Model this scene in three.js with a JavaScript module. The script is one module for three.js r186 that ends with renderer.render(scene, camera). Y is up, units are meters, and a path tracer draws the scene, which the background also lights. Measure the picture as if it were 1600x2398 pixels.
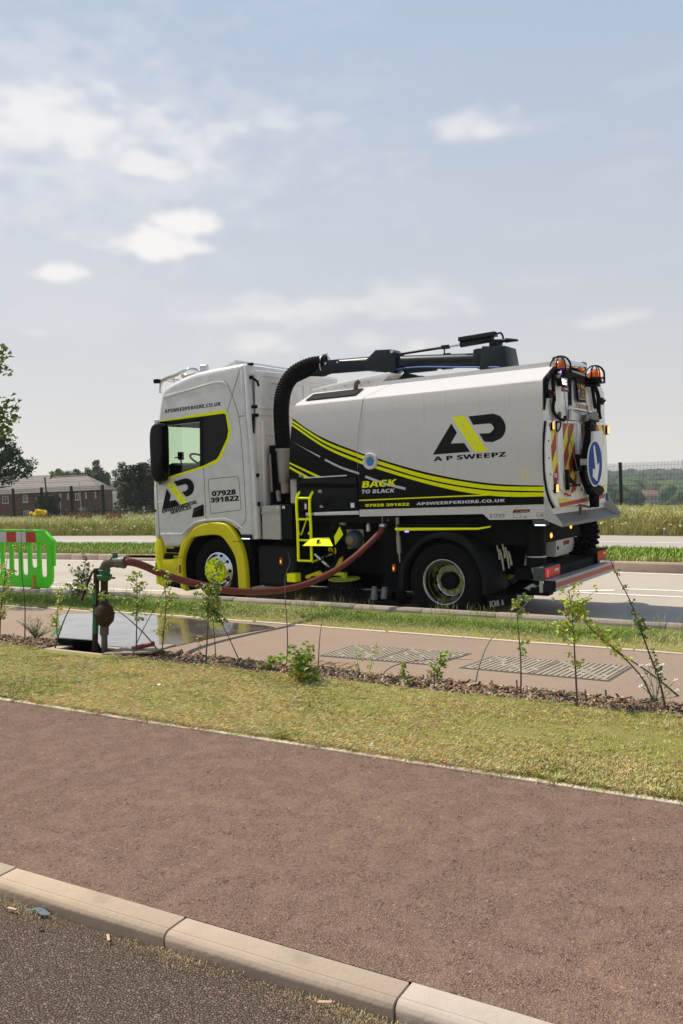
import * as THREE from 'three';
import { RoundedBoxGeometry } from 'three/addons/geometries/RoundedBoxGeometry.js';
import { TextGeometry } from 'three/addons/geometries/TextGeometry.js';
import { FontLoader } from 'three/addons/loaders/FontLoader.js';
import { mergeGeometries, toCreasedNormals } from 'three/addons/utils/BufferGeometryUtils.js';
import { Brush, Evaluator, SUBTRACTION } from 'three-bvh-csg';

// ---------------------------------------------------------------- camera, sky, sun, exposure
const scene = new THREE.Scene();
const camera = new THREE.PerspectiveCamera(59.62, 1600 / 2398, 0.1, 6000);
camera.position.set(0, 1.774, 0);
camera.setRotationFromMatrix(new THREE.Matrix4().makeBasis(
  new THREE.Vector3(0.867517, -0.022039, -0.496918),
  new THREE.Vector3(-0.000475, 0.998981, -0.045137),
  new THREE.Vector3(0.497407, 0.039393, 0.866623)));
const renderer = new THREE.WebGLRenderer({ antialias: true });
renderer.toneMapping = THREE.LinearToneMapping;
renderer.toneMappingExposure = 1.17;
renderer.shadowMap.enabled = true;
renderer.shadowMap.type = THREE.PCFSoftShadowMap;

const SUN = new THREE.Vector3(-0.62, 1, -0.03).normalize();          // towards the sun
const sun = new THREE.DirectionalLight(new THREE.Color(1, 0.925, 0.80), 4.25);
sun.position.copy(SUN).multiplyScalar(60).add(new THREE.Vector3(-4, 0, -10));
sun.target.position.set(-4, 0, -10);
sun.castShadow = true; sun.shadow.mapSize.set(4096, 4096); sun.shadow.radius = 1.5;
Object.assign(sun.shadow.camera, { left: -50, right: 50, top: 50, bottom: -50, near: 1, far: 200 });
scene.add(sun, sun.target);

// seeded randomness and noise
function RNG(seed) { let s = seed >>> 0; return () => { s = (s + 0x6D2B79F5) | 0; let t = Math.imul(s ^ (s >>> 15), 1 | s); t = (t + Math.imul(t ^ (t >>> 7), 61 | t)) ^ t; return ((t ^ (t >>> 14)) >>> 0) / 4294967296; }; }
function hash(i, j, k) { let h = Math.imul(i, 374761393) ^ Math.imul(j, 668265263) ^ Math.imul(k, 2147483647 - 1274126177); h = Math.imul(h ^ (h >>> 13), 1274126177); return ((h ^ (h >>> 16)) >>> 0) / 4294967296; }
const sm = t => t * t * (3 - 2 * t), clamp = (x, a = 0, b = 1) => Math.min(b, Math.max(a, x)), lerp = (a, b, t) => a + (b - a) * t;
const sstep = (a, b, x) => sm(clamp((x - a) / (b - a)));
function vn(x, y, per = 0, seed = 0) {
  const xi = Math.floor(x), yi = Math.floor(y), fx = sm(x - xi), fy = sm(y - yi);
  const w = a => per ? ((a % per) + per) % per : a;
  const a = hash(w(xi), w(yi), seed), b = hash(w(xi + 1), w(yi), seed), c = hash(w(xi), w(yi + 1), seed), d = hash(w(xi + 1), w(yi + 1), seed);
  return lerp(lerp(a, b, fx), lerp(c, d, fx), fy);
}
function fbm(x, y, oct = 4, per = 0, seed = 0) { let s = 0, a = 0.5, n = 0; for (let i = 0; i < oct; i++) { s += a * vn(x, y, per, seed + i * 17); n += a; x *= 2; y *= 2; per *= 2; a *= 0.5; } return s / n; }

// the sky: hazy air, brighter towards the sun, and soft fair-weather clouds [azimuth left of -z, elevation, half width, half height, strength] in degrees
{
  const W = 2048, H = 1024, data = new Float32Array(W * H * 4);
  const clouds = [[50, 19.5, 19, 6, .36], [48, 12, 14, 5, .15], [47.5, 20.6, 11, 2.2, .85], [51, 18.6, 7, 2.2, .6], [41.6, 18.7, 2.6, .9, .8, 1], [41.6, 14.5, 4.4, 1.1, 1, 1], [39.3, 15.5, 2.4, 1.1, 1, 1], [46.8, 12.5, 2.2, .6, .95, 1],
    [34.1, 10.4, 6.0, .9, .55], [25.8, 10.9, 4.8, 1.2, .5], [35, 8.5, 2.4, .8, .55], [25, 8, 1.4, .6, .6], [21.1, 20.6, 3.0, .8, .75], [33.5, 21.5, 2.2, .7, .5], [13, 9.1, 3.0, .5, .45], [30.2, 21.4, 1.5, .5, .3], [28.1, 8.5, 1.6, .4, .4], [48.3, 9, 1.2, .3, .4]];
  const r = RNG(5);
  for (let k = 0; k < 60; k++) { const az = r() * 360 - 180, el = 7 + r() * 40; if (az > 0 && az < 62 && el < 36) continue; clouds.push([az, el, 3 + r() * 7, 0.8 + r() * 1.8, .4 + r() * .6]); }
  for (let j = 0; j < H; j++) {
    const el = ((j + .5) / H - .5) * Math.PI, sy = Math.sin(el), cy = Math.cos(el), eld = el * 180 / Math.PI;
    for (let i = 0; i < W; i++) {
      const u = ((i + .5) / W - .5) * 2 * Math.PI, dx = Math.cos(u) * cy, dz = Math.sin(u) * cy;
      const cosg = dx * SUN.x + sy * SUN.y + dz * SUN.z, g = Math.acos(clamp(cosg, -1, 1));
      const t = Math.pow(clamp(sy, 0, 1), 0.62);
      let R = lerp(0.74, 0.13, t), G = lerp(0.70, 0.285, t), B = lerp(0.64, 0.525, t);
      const glow = 0.25 * Math.exp(-g / 0.42) + 0.5 * Math.exp(-g / 0.13);
      R += glow * 1.0; G += glow * 0.97; B += glow * 0.93;
      const dim = 1 - 0.22 * sstep(0.9, 2.4, g); R *= dim; G *= dim; B *= dim;
      if (sy < 0) { const k = clamp(-sy * 4); R = lerp(R, 0.22, k); G = lerp(G, 0.2, k); B = lerp(B, 0.17, k); }
      const az = Math.atan2(-dx, -dz) * 180 / Math.PI;
      let c = 0;
      if (eld > 3 && eld < 60) {
        const nx = az * 0.32, ny = eld * 0.62;
        const wisp = fbm(nx * .55, ny * 1.1, 4, 0, 31) ; c = Math.max(c, .09 * sstep(.5, .85, wisp) * sstep(4, 12, eld));
        for (const [ca, ce, cw, ch, cs, puff] of clouds) {
          let da = az - ca; if (da > 180) da -= 360; if (da < -180) da += 360; da *= cy / Math.cos(ce * Math.PI / 180);
          const de = eld - ce; if (Math.abs(da) > cw * 2 || Math.abs(de) > ch * 2.6) continue;
          const n = fbm(nx * 2.2, ny * 2.4, 5, 0, 7) - .5, n2 = fbm(nx * .9 + 40, ny * 1.2, 3, 0, 9) - .5;
          const q = Math.hypot((da + n2 * cw * .9) / cw, (de + n2 * ch) / (ch * (de > 0 ? 1.15 : .85))) + n * (puff ? .75 : 1.15);
          c = Math.max(c, cs * (puff ? sstep(1.15, .45, q) : Math.pow(sstep(1.45, 0.1, q), 1.15)));
        }
      }
      const cl = 0.83 + 0.4 * Math.exp(-g / 0.5);
      R = lerp(R, cl * .96, c * .85); G = lerp(G, cl * .92, c * .85); B = lerp(B, cl * .9, c * .85);
      const o = (j * W + i) * 4; data[o] = R; data[o + 1] = G; data[o + 2] = B; data[o + 3] = 1;
    }
  }
  const sky = new THREE.DataTexture(data, W, H, THREE.RGBAFormat, THREE.FloatType);
  sky.mapping = THREE.EquirectangularReflectionMapping; sky.magFilter = sky.minFilter = THREE.LinearFilter; sky.wrapS = THREE.RepeatWrapping; sky.needsUpdate = true;
  scene.background = sky; scene.environment = sky;
}
scene.fog = new THREE.FogExp2(new THREE.Color(0.70, 0.72, 0.74), 0.00028);

// ---------------------------------------------------------------- helpers
const font = await new FontLoader().loadAsync('fonts/droid/droid_sans_bold.typeface.json');
const used = {};
const numbered = n => { const k = used[n] = (used[n] ?? -1) + 1; return k ? `${n}_${String(k).padStart(3, '0')}` : n; };
const V = (x, y, z) => new THREE.Vector3(x, y, z);
const lin = (r, g, b) => new THREE.Color().setRGB(r, g, b);
const M = (c, rough = .6, o = {}) => Array.isArray(c) && Math.max(...c) < .06 && !o.metalness ? MP(c.map(v => v * .42), rough, { specularIntensity: .22, ...o }) : new THREE.MeshStandardMaterial({ color: Array.isArray(c) ? lin(...c) : new THREE.Color(c), roughness: rough, ...o });
const MP = (c, rough = .4, o = {}) => new THREE.MeshPhysicalMaterial({ color: Array.isArray(c) ? lin(...c) : new THREE.Color(c), roughness: rough, ...o });
const flat = gs => { gs = (Array.isArray(gs) ? gs.flat(3) : [gs]).map(g => { g = g.index ? g.toNonIndexed() : g; if (!g.attributes.uv) g.setAttribute('uv', new THREE.BufferAttribute(new Float32Array(g.attributes.position.count * 2), 2)); for (const k of Object.keys(g.attributes)) if (!['position', 'normal', 'uv'].includes(k)) g.deleteAttribute(k); return g; }); return gs.length > 1 ? mergeGeometries(gs) : gs[0]; };
// a named mesh under a parent; part names may repeat within one thing
const SPLIT = new Set('vent_hole mirror_arm air_horn arch_joint mirror_glass knuckle_bolt hatch_bolt bolt catch label sticker rail_clamp rail_clip cover_latch roof_flange door_rib flood_led blue_led beacon_led grab_handle pressing roof_bracket roof_stub hose tread_groove sidewall_ring chevron step_recess tray_cheek label_print upper_plate spray_bottle rear_hose wire_rope mud_wing lamp_stay pillar_trim nut_indicator blue_tie boss locker_strip ribbed_hose dark_channel hydraulic_couplings hose_clip paint_patch road_marking moulded_rib ram_fitting boom_rest pipe_stay boom_pipe wheel_nut'.split(' '));
function part(parent, name, gs, mat) { if (Array.isArray(gs) && gs.length > 1 && parent !== scene && SPLIT.has(name)) return gs.map(g => part(parent, name, g, mat))[0]; const m = new THREE.Mesh(flat(gs), mat); m.name = name; m.castShadow = m.receiveShadow = true; parent.add(m); return m; }
function tag(o, label, category, group) { o.userData.label = label; o.userData.category = category; if (group) o.userData.group = group; return o; }
function thing(name, label, category, pos = [0, 0, 0], turn = 0, group) { const o = new THREE.Group(); o.name = numbered(name); o.position.set(...pos); o.rotation.y = turn; scene.add(o); return tag(o, label, category, group); }
function solo(name, gs, mat, label, category, group) { const m = part(scene, numbered(name), gs, mat); return tag(m, label, category, group); }
function struct(name, gs, mat) { const m = part(scene, numbered(name), gs, mat); m.userData.kind = 'structure'; return m; }
function box(w, h, d, x, y, z, r = 0, ry = 0, rx = 0, rz = 0) { const g = r ? new RoundedBoxGeometry(w, h, d, 2, r) : new THREE.BoxGeometry(w, h, d); if (rz) g.rotateZ(rz); if (rx) g.rotateX(rx); if (ry) g.rotateY(ry); return g.translate(x, y, z); }
const bb = (x0, x1, y0, y1, z0, z1, r = 0) => box(Math.abs(x1 - x0), Math.abs(y1 - y0), Math.abs(z1 - z0), (x0 + x1) / 2, (y0 + y1) / 2, (z0 + z1) / 2, r);
function rod(p, q, r, r2 = r, seg = 14) { const a = V(...p), b = V(...q), g = new THREE.CylinderGeometry(r2, r, a.distanceTo(b), seg); g.applyQuaternion(new THREE.Quaternion().setFromUnitVectors(V(0, 1, 0), b.clone().sub(a).normalize())); const m = a.add(b).multiplyScalar(.5); return g.translate(m.x, m.y, m.z); }
const tube = (pts, r, seg = 24, rad = 8) => new THREE.TubeGeometry(new THREE.CatmullRomCurve3(pts.map(p => V(...p))), seg, r, rad);
function sweep(pts, rf, seg = 60, rad = 16) { // tube of varying radius
  const c = new THREE.CatmullRomCurve3(pts.map(p => V(...p))), g = new THREE.TubeGeometry(c, seg, 1, rad), P = g.attributes.position, q = V();
  for (let i = 0; i <= seg; i++) { c.getPointAt(i / seg, q); const r = rf(i / seg); for (let j = 0; j <= rad; j++) { const k = i * (rad + 1) + j; P.setXYZ(k, q.x + (P.getX(k) - q.x) * r, q.y + (P.getY(k) - q.y) * r, q.z + (P.getZ(k) - q.z) * r); } }
  g.computeVertexNormals(); return g;
}
const shp = (pts, holes = []) => { const s = new THREE.Shape(pts.map(p => new THREE.Vector2(...p))); for (const h of holes) s.holes.push(new THREE.Path(h.map(p => new THREE.Vector2(...p)))); return s; };
// outline in x,y pushed from z0 to z1 (bevel stays inside those limits in z)
function ex(pts, z0, z1, b = 0, holes = [], bs = 2) { const g = new THREE.ExtrudeGeometry(shp(pts, holes), { depth: z1 - z0 - 2 * b, bevelEnabled: b > 0, bevelThickness: b, bevelSize: b, bevelOffset: -b, bevelSegments: bs, curveSegments: 8 }); return (b ? toCreasedNormals(g, .7) : g).translate(0, 0, z0 + b); }
// outline in z,y pushed from x0 to x1
function exr(pts, x0, x1, b = 0, holes = []) { const f = a => a.map(([z, y]) => [-z, y]); return ex(f(pts), x0, x1, b, holes.map(f)).rotateY(Math.PI / 2); }
// outline in x,z pushed from y0 to y1
function exy(pts, y0, y1, b = 0) { return ex(pts.map(([x, z]) => [x, -z]), y0, y1, b).rotateX(-Math.PI / 2); }
const smooth = (pts, n = 40, closed = false) => new THREE.CatmullRomCurve3(pts.map(p => V(p[0], p[1], 0)), closed, 'centripetal').getPoints(n).map(p => [p.x, p.y]);
function lathe(prof, axis, x, y, z, seg = 40) { const g = new THREE.LatheGeometry(prof.map(p => new THREE.Vector2(...p)), seg); if (axis === 'z') g.rotateX(Math.PI / 2); if (axis === 'x') g.rotateZ(-Math.PI / 2); return g.translate(x, y, z); }
// a line of lettering from p0 to p1 (baseline ends, x,y), cap height h, lean
function letters(s, p0, p1, h, depth = .003, lean = 0, bold = .03) {
  const g = new TextGeometry(s, { font, size: 1, depth: .1, curveSegments: 4, bevelEnabled: bold > 0, bevelSize: bold, bevelThickness: .001, bevelSegments: 1 });
  g.computeBoundingBox(); const b = g.boundingBox, w = b.max.x - b.min.x, dx = p1[0] - p0[0], dy = p1[1] - p0[1], L = Math.hypot(dx, dy);
  g.translate(-b.min.x, 0, 0); g.applyMatrix4(new THREE.Matrix4().set(L / w, lean * h, 0, 0, 0, h / .74, 0, 0, 0, 0, depth / .1, 0, 0, 0, 0, 1));
  return g.rotateZ(Math.atan2(dy, dx)).translate(p0[0], p0[1], 0);
}
function tex(size, fn, o = {}) {
  const d = new Uint8Array(size * size * 4);
  for (let j = 0; j < size; j++) for (let i = 0; i < size; i++) { const c = fn(i / size, j / size), k = (j * size + i) * 4; d[k] = clamp(c[0]) * 255; d[k + 1] = clamp(c[1]) * 255; d[k + 2] = clamp(c[2]) * 255; d[k + 3] = 255; }
  const t = new THREE.DataTexture(d, size, size); t.wrapS = t.wrapT = THREE.RepeatWrapping; t.magFilter = THREE.LinearFilter; t.minFilter = THREE.LinearMipmapLinearFilter; t.generateMipmaps = true; t.anisotropy = 8;
  if (!o.data) t.colorSpace = THREE.SRGBColorSpace; t.needsUpdate = true; return t;
}
const s2 = x => { x = clamp(x); return x <= .0031308 ? x * 12.92 : 1.055 * Math.pow(x, 1 / 2.4) - .055; };
const px = (r, g, b) => [s2(r), s2(g), s2(b)];

// ground height: level beside the lorry, falling gently to the left
const G = x => -.016 * Math.max(0, -8 - x);
// a ground strip: polygon between z0(x) and z1(x), subdivided, uv in metres, vertex colours from cf(x,z)
function strip(x0, x1, z0, z1, y, dx = .5, nz = 4, cf, uvs = 1) {
  const f = a => typeof a === 'function' ? a : () => a; z0 = f(z0); z1 = f(z1); const yf = f(y);
  const nx = Math.ceil((x1 - x0) / dx), P = [], U = [], C = [], I = [];
  for (let i = 0; i <= nx; i++) for (let j = 0; j <= nz; j++) { const x = lerp(x0, x1, i / nx), z = lerp(z0(x), z1(x), j / nz); P.push(x, yf(x, z) + G(x), z); U.push(x / uvs, z / uvs); const c = cf ? cf(x, z) : [1, 1, 1]; C.push(...c); }
  for (let i = 0; i < nx; i++) for (let j = 0; j < nz; j++) { const a = i * (nz + 1) + j, b = a + nz + 1; I.push(a, b, a + 1, b, b + 1, a + 1); }
  const g = new THREE.BufferGeometry(); g.setAttribute('position', new THREE.Float32BufferAttribute(P, 3)); g.setAttribute('uv', new THREE.Float32BufferAttribute(U, 2)); g.setAttribute('color', new THREE.Float32BufferAttribute(C, 3)); g.setIndex(I); g.computeVertexNormals();
  if (g.attributes.normal.getY(0) < 0) { for (let i = 0; i < I.length; i += 3) { const t = I[i]; I[i] = I[i + 1]; I[i + 1] = t; } g.setIndex(I); g.computeVertexNormals(); }
  return g;
}
function sheet(name, g, mat) { const m = new THREE.Mesh(g, mat); m.name = numbered(name); m.castShadow = m.receiveShadow = true; m.userData.kind = 'structure'; scene.add(m); return m; }
// ---------------------------------------------------------------- surfaces
function stones(size, N, seed, fn) { // tileable packed-stone field: fn(gap 0..1, tone 0..1, u, v)
  const pts = new Float32Array(N * N * 3); for (let j = 0; j < N; j++) for (let i = 0; i < N; i++) { const k = (j * N + i) * 3; pts[k] = i + hash(i, j, seed); pts[k + 1] = j + hash(i, j, seed + 1); pts[k + 2] = hash(i, j, seed + 2); }
  return (u, v) => {
    const x = u * N + .55 * (fbm(u * N * .9, v * N * .9, 2, N % 10 ? 0 : Math.round(N * .9), seed + 5) - .5) * 2, y = v * N + .55 * (fbm(u * N * .9, v * N * .9, 2, N % 10 ? 0 : Math.round(N * .9), seed + 8) - .5) * 2, xi = Math.floor(x), yi = Math.floor(y); let f1 = 9, f2 = 9, t = 0;
    for (let b = -1; b <= 1; b++) for (let a = -1; a <= 1; a++) { const ci = (xi + a + N) % N, cj = (yi + b + N) % N, k = (cj * N + ci) * 3; const dx = pts[k] - ci + xi + a - x, dy = pts[k + 1] - cj + yi + b - y, d = dx * dx + dy * dy; if (d < f1) { f2 = f1; f1 = d; t = pts[k + 2]; } else if (d < f2) f2 = d; }
    return fn(Math.sqrt(f2) - Math.sqrt(f1), t, u, v);
  };
}
function stonePair(size, N, seed, fn) { // colour map and height map of the same stones
  const H = new Uint8Array(size * size * 4), st = stones(size, N, seed, (g, t, u, v) => [g, t]);
  const col = tex(size, (u, v) => { const [g, t] = st(u, v); const r = fn(g, t, u, v); const k = ((Math.round(v * size) % size) * size + (Math.round(u * size) % size)) * 4; H[k] = H[k + 1] = H[k + 2] = clamp(r[3]) * 255; H[k + 3] = 255; return px(r[0], r[1], r[2]); });
  const h = new THREE.DataTexture(H, size, size); h.wrapS = h.wrapT = THREE.RepeatWrapping; h.magFilter = THREE.LinearFilter; h.minFilter = THREE.LinearMipmapLinearFilter; h.generateMipmaps = true; h.needsUpdate = true;
  return [col, h];
}
// reddish brown dense tarmac of the near footway, dusty where the stones are filled
const [pathCol, pathH] = stonePair(2048, 230, 11, (g, t, u, v) => {
  const fill = sstep(.3, .75, fbm(u * 34, v * 34, 4, 34, 3)) * .8, fine = vn(u * 700, v * 700, 700, 5);
  const gap = sstep(.22, .02, g) * (1 - fill * .45), pit = sstep(.80, .9, vn(u * 260, v * 150, 0, 8)) * (1 - fill * .7) * .6;
  const k = (.90 + .44 * t + .2 * (fine - .5) + .03 * fill) * (1 - .68 * gap) * (1 - pit * .8); const w = t > .9975 ? .25 : 0;
  return [.216 * k + w * .3, .134 * k + w * .3, .096 * k + w * .3, (1 - gap) * (.5 + .5 * t) - pit * .5];
});
// coarse dark stone mastic of the near road
const [roadCol, roadH] = stonePair(2048, 170, 21, (g, t, u, v) => {
  const gap = sstep(.26, .03, g), k = (.62 + .5 * t * t + .3 * (fbm(u * 400, v * 400, 2, 400, 2) - .5)) * (1 - .72 * gap);
  const warm = hash(Math.floor(t * 9999), 3, 1); return [.22 * k, (.146 + .014 * warm) * k, .103 * k + .02 * warm * k, (1 - gap) * (.4 + .6 * t)];
});
const [farCol, farH] = stonePair(1024, 150, 31, (g, t, u, v) => { const gap = sstep(.2, .03, g), k = (.86 + .26 * t) * (1 - .3 * gap) + .1 * (fbm(u * 9, v * 9, 3, 9, 4) - .5); return [k, k, k, (1 - gap) * (.5 + .5 * t)]; });
const concCol = tex(1024, (u, v) => { const f = fbm(u * 10, v * 10, 5, 10, 40) * .7 + fbm(u * 3, v * 3, 4, 3, 46) * .6 - .12 - .45 * sstep(.62, .8, fbm(u * 7, v * 7, 4, 7, 47)), s = vn(u * 420, v * 420, 420, 41), p = s > .93 ? .72 : s < .05 ? .8 : 1, k = (.84 + .3 * f) * p * (.96 + .08 * vn(u * 200, v * 200, 200, 42)); return px(k * .95, k * .95, k * .94); });
const concH = tex(512, (u, v) => { const k = fbm(u * 60, v * 60, 3, 60, 44) - (vn(u * 180, v * 180, 180, 45) > .9 ? .5 : 0); return [k, k, k]; }, { data: true });

const tone = (base, amp, s, seed) => (x, z) => { const n = fbm(x * s, z * s, 4, 0, seed) - .5, m = fbm(x * s * 4.3, z * s * 4.3, 3, 0, seed + 9) - .5; const k = 1 + amp * n * 2 + amp * .7 * m; return [base[0] * k, base[1] * k * (1 - n * .06), base[2] * k * (1 - n * .12)]; };
const mPath = new THREE.MeshPhysicalMaterial({ map: pathCol, bumpMap: pathH, bumpScale: .0042, roughness: .95, specularIntensity: .35, vertexColors: true });
const mNear = new THREE.MeshPhysicalMaterial({ map: roadCol, bumpMap: roadH, bumpScale: .008, roughness: .92, specularIntensity: .35, vertexColors: true });
const mPath2 = new THREE.MeshStandardMaterial({ map: farCol, bumpMap: farH, bumpScale: .003, roughness: .95, vertexColors: true });
const mRoad = new THREE.MeshStandardMaterial({ map: farCol, bumpMap: farH, bumpScale: .003, roughness: .82, vertexColors: true });
const mSoil = new THREE.MeshStandardMaterial({ map: farCol, roughness: 1, vertexColors: true });

sheet('near_road', strip(-14, 6, -2.64, 6, -.07, .25, 30, tone([1, 1, 1], .1, .9, 51), 2), mNear);
sheet('footpath', strip(-24, 8, -4.91, -2.76, 0, .06, 44, (x, z) => { // slightly dished, with a rubbed light arc and darker worn patches
  const c = tone([1, 1, 1], .085, .75, 61)(x, z), a = Math.hypot(x + .62, z + 3.32), arc = a > .2 && a < .29 && Math.atan2(z + 3.32, x + .62) > -.5 - 3 && z > -3.5 && x < -.5 ? .1 * (1 - Math.abs(a - .245) / .045) : 0; return c.map((v, i) => v + arc * (1.1 - i * .1)); }, 2.5), mPath);
sheet('far_path', strip(-30, 8, -8.96, -7.03, (x, z) => .002, .12, 18, tone([.355, .25, .176], .1, .8, 71), 1.4), mPath2);
const mixc2 = (a, b, t) => [lerp(a[0], b[0], t), lerp(a[1], b[1], t), lerp(a[2], b[2], t)];
const patchy = tone([.50, .425, .335], .07, .35, 81);
sheet('road', strip(-70, 30, x => -17.4, -10.58, (x, z) => -.155, .5, 24, (x, z) => { const c = patchy(x, z), tr = .1 * Math.exp(-(((z + 12.4) / .4) ** 2)) + .1 * Math.exp(-(((z + 14.4) / .4) ** 2)) + .5 * sstep(.95, 1, fbm(x * .2, z * 2, 3, 0, 3)); return c.map(v => v * (1 - tr)); }, 1.6), mRoad);
sheet('far_road', strip(-90, 40, -26.4, -20.25, -.1, .6, 14, tone([.46, .39, .32], .07, .3, 91), 1.8), mRoad);

// soil and turf beds under the grass
const turf = (x, z) => { const n = fbm(x * 1.3, z * 1.3, 4, 0, 101); return [lerp(.20, .30, n), lerp(.185, .245, n), lerp(.03, .07, n)]; };
sheet('near_lawn', strip(-24, 8, x => -6.55, -4.955, (x, z) => .012 + .03 * (fbm(x * .8, z * 1.6, 3, 0, 12) - .5) + .02 * sstep(-4.95, -5.3, z), .16, 14, turf, 1.5), mSoil);
const mulchTone = (x, z) => { const n = fbm(x * 9, z * 9, 3, 0, 111); return [.08 + .08 * n, .055 + .05 * n, .035 + .03 * n]; };
for (const [a, b] of [[-24, -7.42], [-6.52, 8]]) sheet('mulch_bed', strip(a, b, -6.99, -6.55, .004, .1, 6, mulchTone), mSoil);
sheet('verge', strip(-40, 12, -10.46, -9.0, (x, z) => .015 - .03 * sstep(-10.1, -10.4, z) + .03 * (fbm(x, z * 1.5, 3, 0, 15) - .5), .25, 8, (x, z) => { const t = turf(x, z), e = sstep(-9.45, -9.05, z), l = (1 - e) * .8; return mixc2(t, [.13, .165, .025], l); }, 1.5), mSoil);
sheet('island_turf', strip(-70, 30, -20.24, -17.52, -.02, .6, 6, (x, z) => z > -18.2 ? [.36, .29, .2] : [.16, .2, .04], 1.5), mSoil);
// the land beyond: one sheet out to the skyline
const landY = (x, z) => { const r = Math.hypot(x, z), T = [[0, -.34], [38, -.34], [60, -.75], [85, -1.3], [130, -3.5], [250, -7.6], [600, -21], [850, -24], [1500, -15], [2600, -28], [4500, -120]]; let i = 0; while (i < T.length - 2 && r > T[i + 1][0]) i++; const t = clamp((r - T[i][0]) / (T[i + 1][0] - T[i][0])); return lerp(T[i][1], T[i + 1][1], t) + (r < 400 ? Math.max(G(x), -.9) * sstep(400, 100, r) : 0) + (r > 500 ? 4 * (fbm(x * .002, z * .002, 3, 0, 6) - .5) : 0); };
{
  const P = [], C = [], U = [], I = [], NR = 70, NA = 120; const rs = []; for (let i = 0; i <= NR; i++) rs.push(i ? 2 * Math.pow(4400 / 2, (i - 1) / (NR - 1)) : 0);
  for (let i = 0; i <= NR; i++) for (let j = 0; j <= NA; j++) { const a = j / NA * Math.PI * 2, x = rs[i] * Math.cos(a), z = rs[i] * Math.sin(a); P.push(x, landY(x, z), z); U.push(x / 3, z / 3); const r = rs[i], band = vn(r * .02 + fbm(x * .004, z * .004, 2, 0, 3) * 3, Math.floor(a * 9), 0, 77); const c = r < 60 ? [.12, .13, .045] : r > 110 && r < 150 ? [.30, .25, .13] : band > .62 ? [.26, .22, .11] : band > .35 ? [.12, .15, .05] : [.07, .10, .035]; C.push(...c); }
  for (let i = 0; i < NR; i++) for (let j = 0; j < NA; j++) { const a = i * (NA + 1) + j, b = a + NA + 1; I.push(a, a + 1, b, b, a + 1, b + 1); }
  const g = new THREE.BufferGeometry(); g.setAttribute('position', new THREE.Float32BufferAttribute(P, 3)); g.setAttribute('uv', new THREE.Float32BufferAttribute(U, 2)); g.setAttribute('color', new THREE.Float32BufferAttribute(C, 3)); g.setIndex(I); g.computeVertexNormals(); sheet('terrain', g, mSoil);
}

// kerbs laid stone by stone
const concMat = (c, o = {}) => new THREE.MeshStandardMaterial({ color: lin(...c), map: concCol, bumpMap: concH, bumpScale: .0016, roughness: .9, ...o });
const kerbMats = [concMat([.44, .33, .235]), concMat([.455, .335, .235]), concMat([.42, .315, .23])], paleKerb = concMat([.46, .375, .305]);
function kerbRun(name, xs, prof, y, gap, rnd, mats, pick) {
  const k = new THREE.Group(); k.name = numbered(name); k.userData.kind = 'structure'; scene.add(k); const r = RNG(rnd);
  for (let i = 0; i < xs.length - 1; i++) { const g = exr(prof, xs[i] + gap, xs[i + 1] - gap, .004); const mid = (xs[i] + xs[i + 1]) / 2, zc = prof[0][0]; g.translate(-mid, 0, -zc); const m = part(k, 'kerb_stone', g, pick ? pick(i, mid) : mats[Math.floor(r() * mats.length)]); m.position.set(mid, y + G(mid) + (r() - .5) * .006, zc + (r() - .5) * .008); m.rotation.set((r() - .5) * .012, (r() - .5) * .005, Math.atan2(G(xs[i + 1]) - G(xs[i]), xs[i + 1] - xs[i]) + (r() - .5) * .003); }
  return k;
}
const arc = (cz, cy, r, a0, a1, n) => Array.from({ length: n + 1 }, (_, i) => { const a = lerp(a0, a1, i / n); return [cz + r * Math.cos(a), cy + r * Math.sin(a)]; });
const kx = []; for (let i = -5; i < 8; i++) kx.push(-2.35 + i * 1.006);
kerbRun('kerb', kx, [[-2.755, -.25], [-2.618, -.25], [-2.622, -.055], ...arc(-2.654, -.032, .033, 0, Math.PI / 2, 7), [-2.657, .0012], [-2.6585, -.0022], [-2.6605, .0014], [-2.755, .004]], 0, .0035, 3, kerbMats, (i, mid) => mid > -1.3 && mid < -.4 ? paleKerb : kerbMats[(i * 7) % 3]);
part(scene.getObjectByName('kerb'), 'mortar_bed', bb(-7.3, 5.7, -.3, -.012, -2.75, -2.64), concMat([.1, .075, .06]));
const kx2 = []; for (let i = 0; i < 40; i++) kx2.push(-30 + i * 1.006);
const lowKerb = (zf, top, w) => [[zf - w, -.4], [zf, -.4], [zf - .005, top - .03], [zf - .03, top], [zf - w, top]];
kerbRun('kerb', kx2, lowKerb(-10.45, .042, .14).map(([z, y]) => [z, y]), 0, .004, 5, [concMat([.36, .29, .23]), concMat([.33, .265, .21])]);
const kx3 = []; for (let i = 0; i < 14; i++) kx3.push(-29.6 + i * 1.006);
kerbRun('kerb', kx3, lowKerb(-17.4, .0, .16), 0, .006, 6, [concMat([.42, .31, .25]), concMat([.45, .33, .26])]);
kerbRun('kerb', [-16.5, -15.6, -14.8], lowKerb(-17.4, -.09, .16), 0, .006, 8, [concMat([.43, .32, .25])]);
const kx4 = []; for (let i = 0; i < 13; i++) kx4.push(-9.5 + i * 1.83);
kerbRun('kerb', kx4, lowKerb(-17.4, .03, .16), 0, .008, 7, [concMat([.42, .30, .235]), concMat([.44, .315, .25])]);
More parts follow.
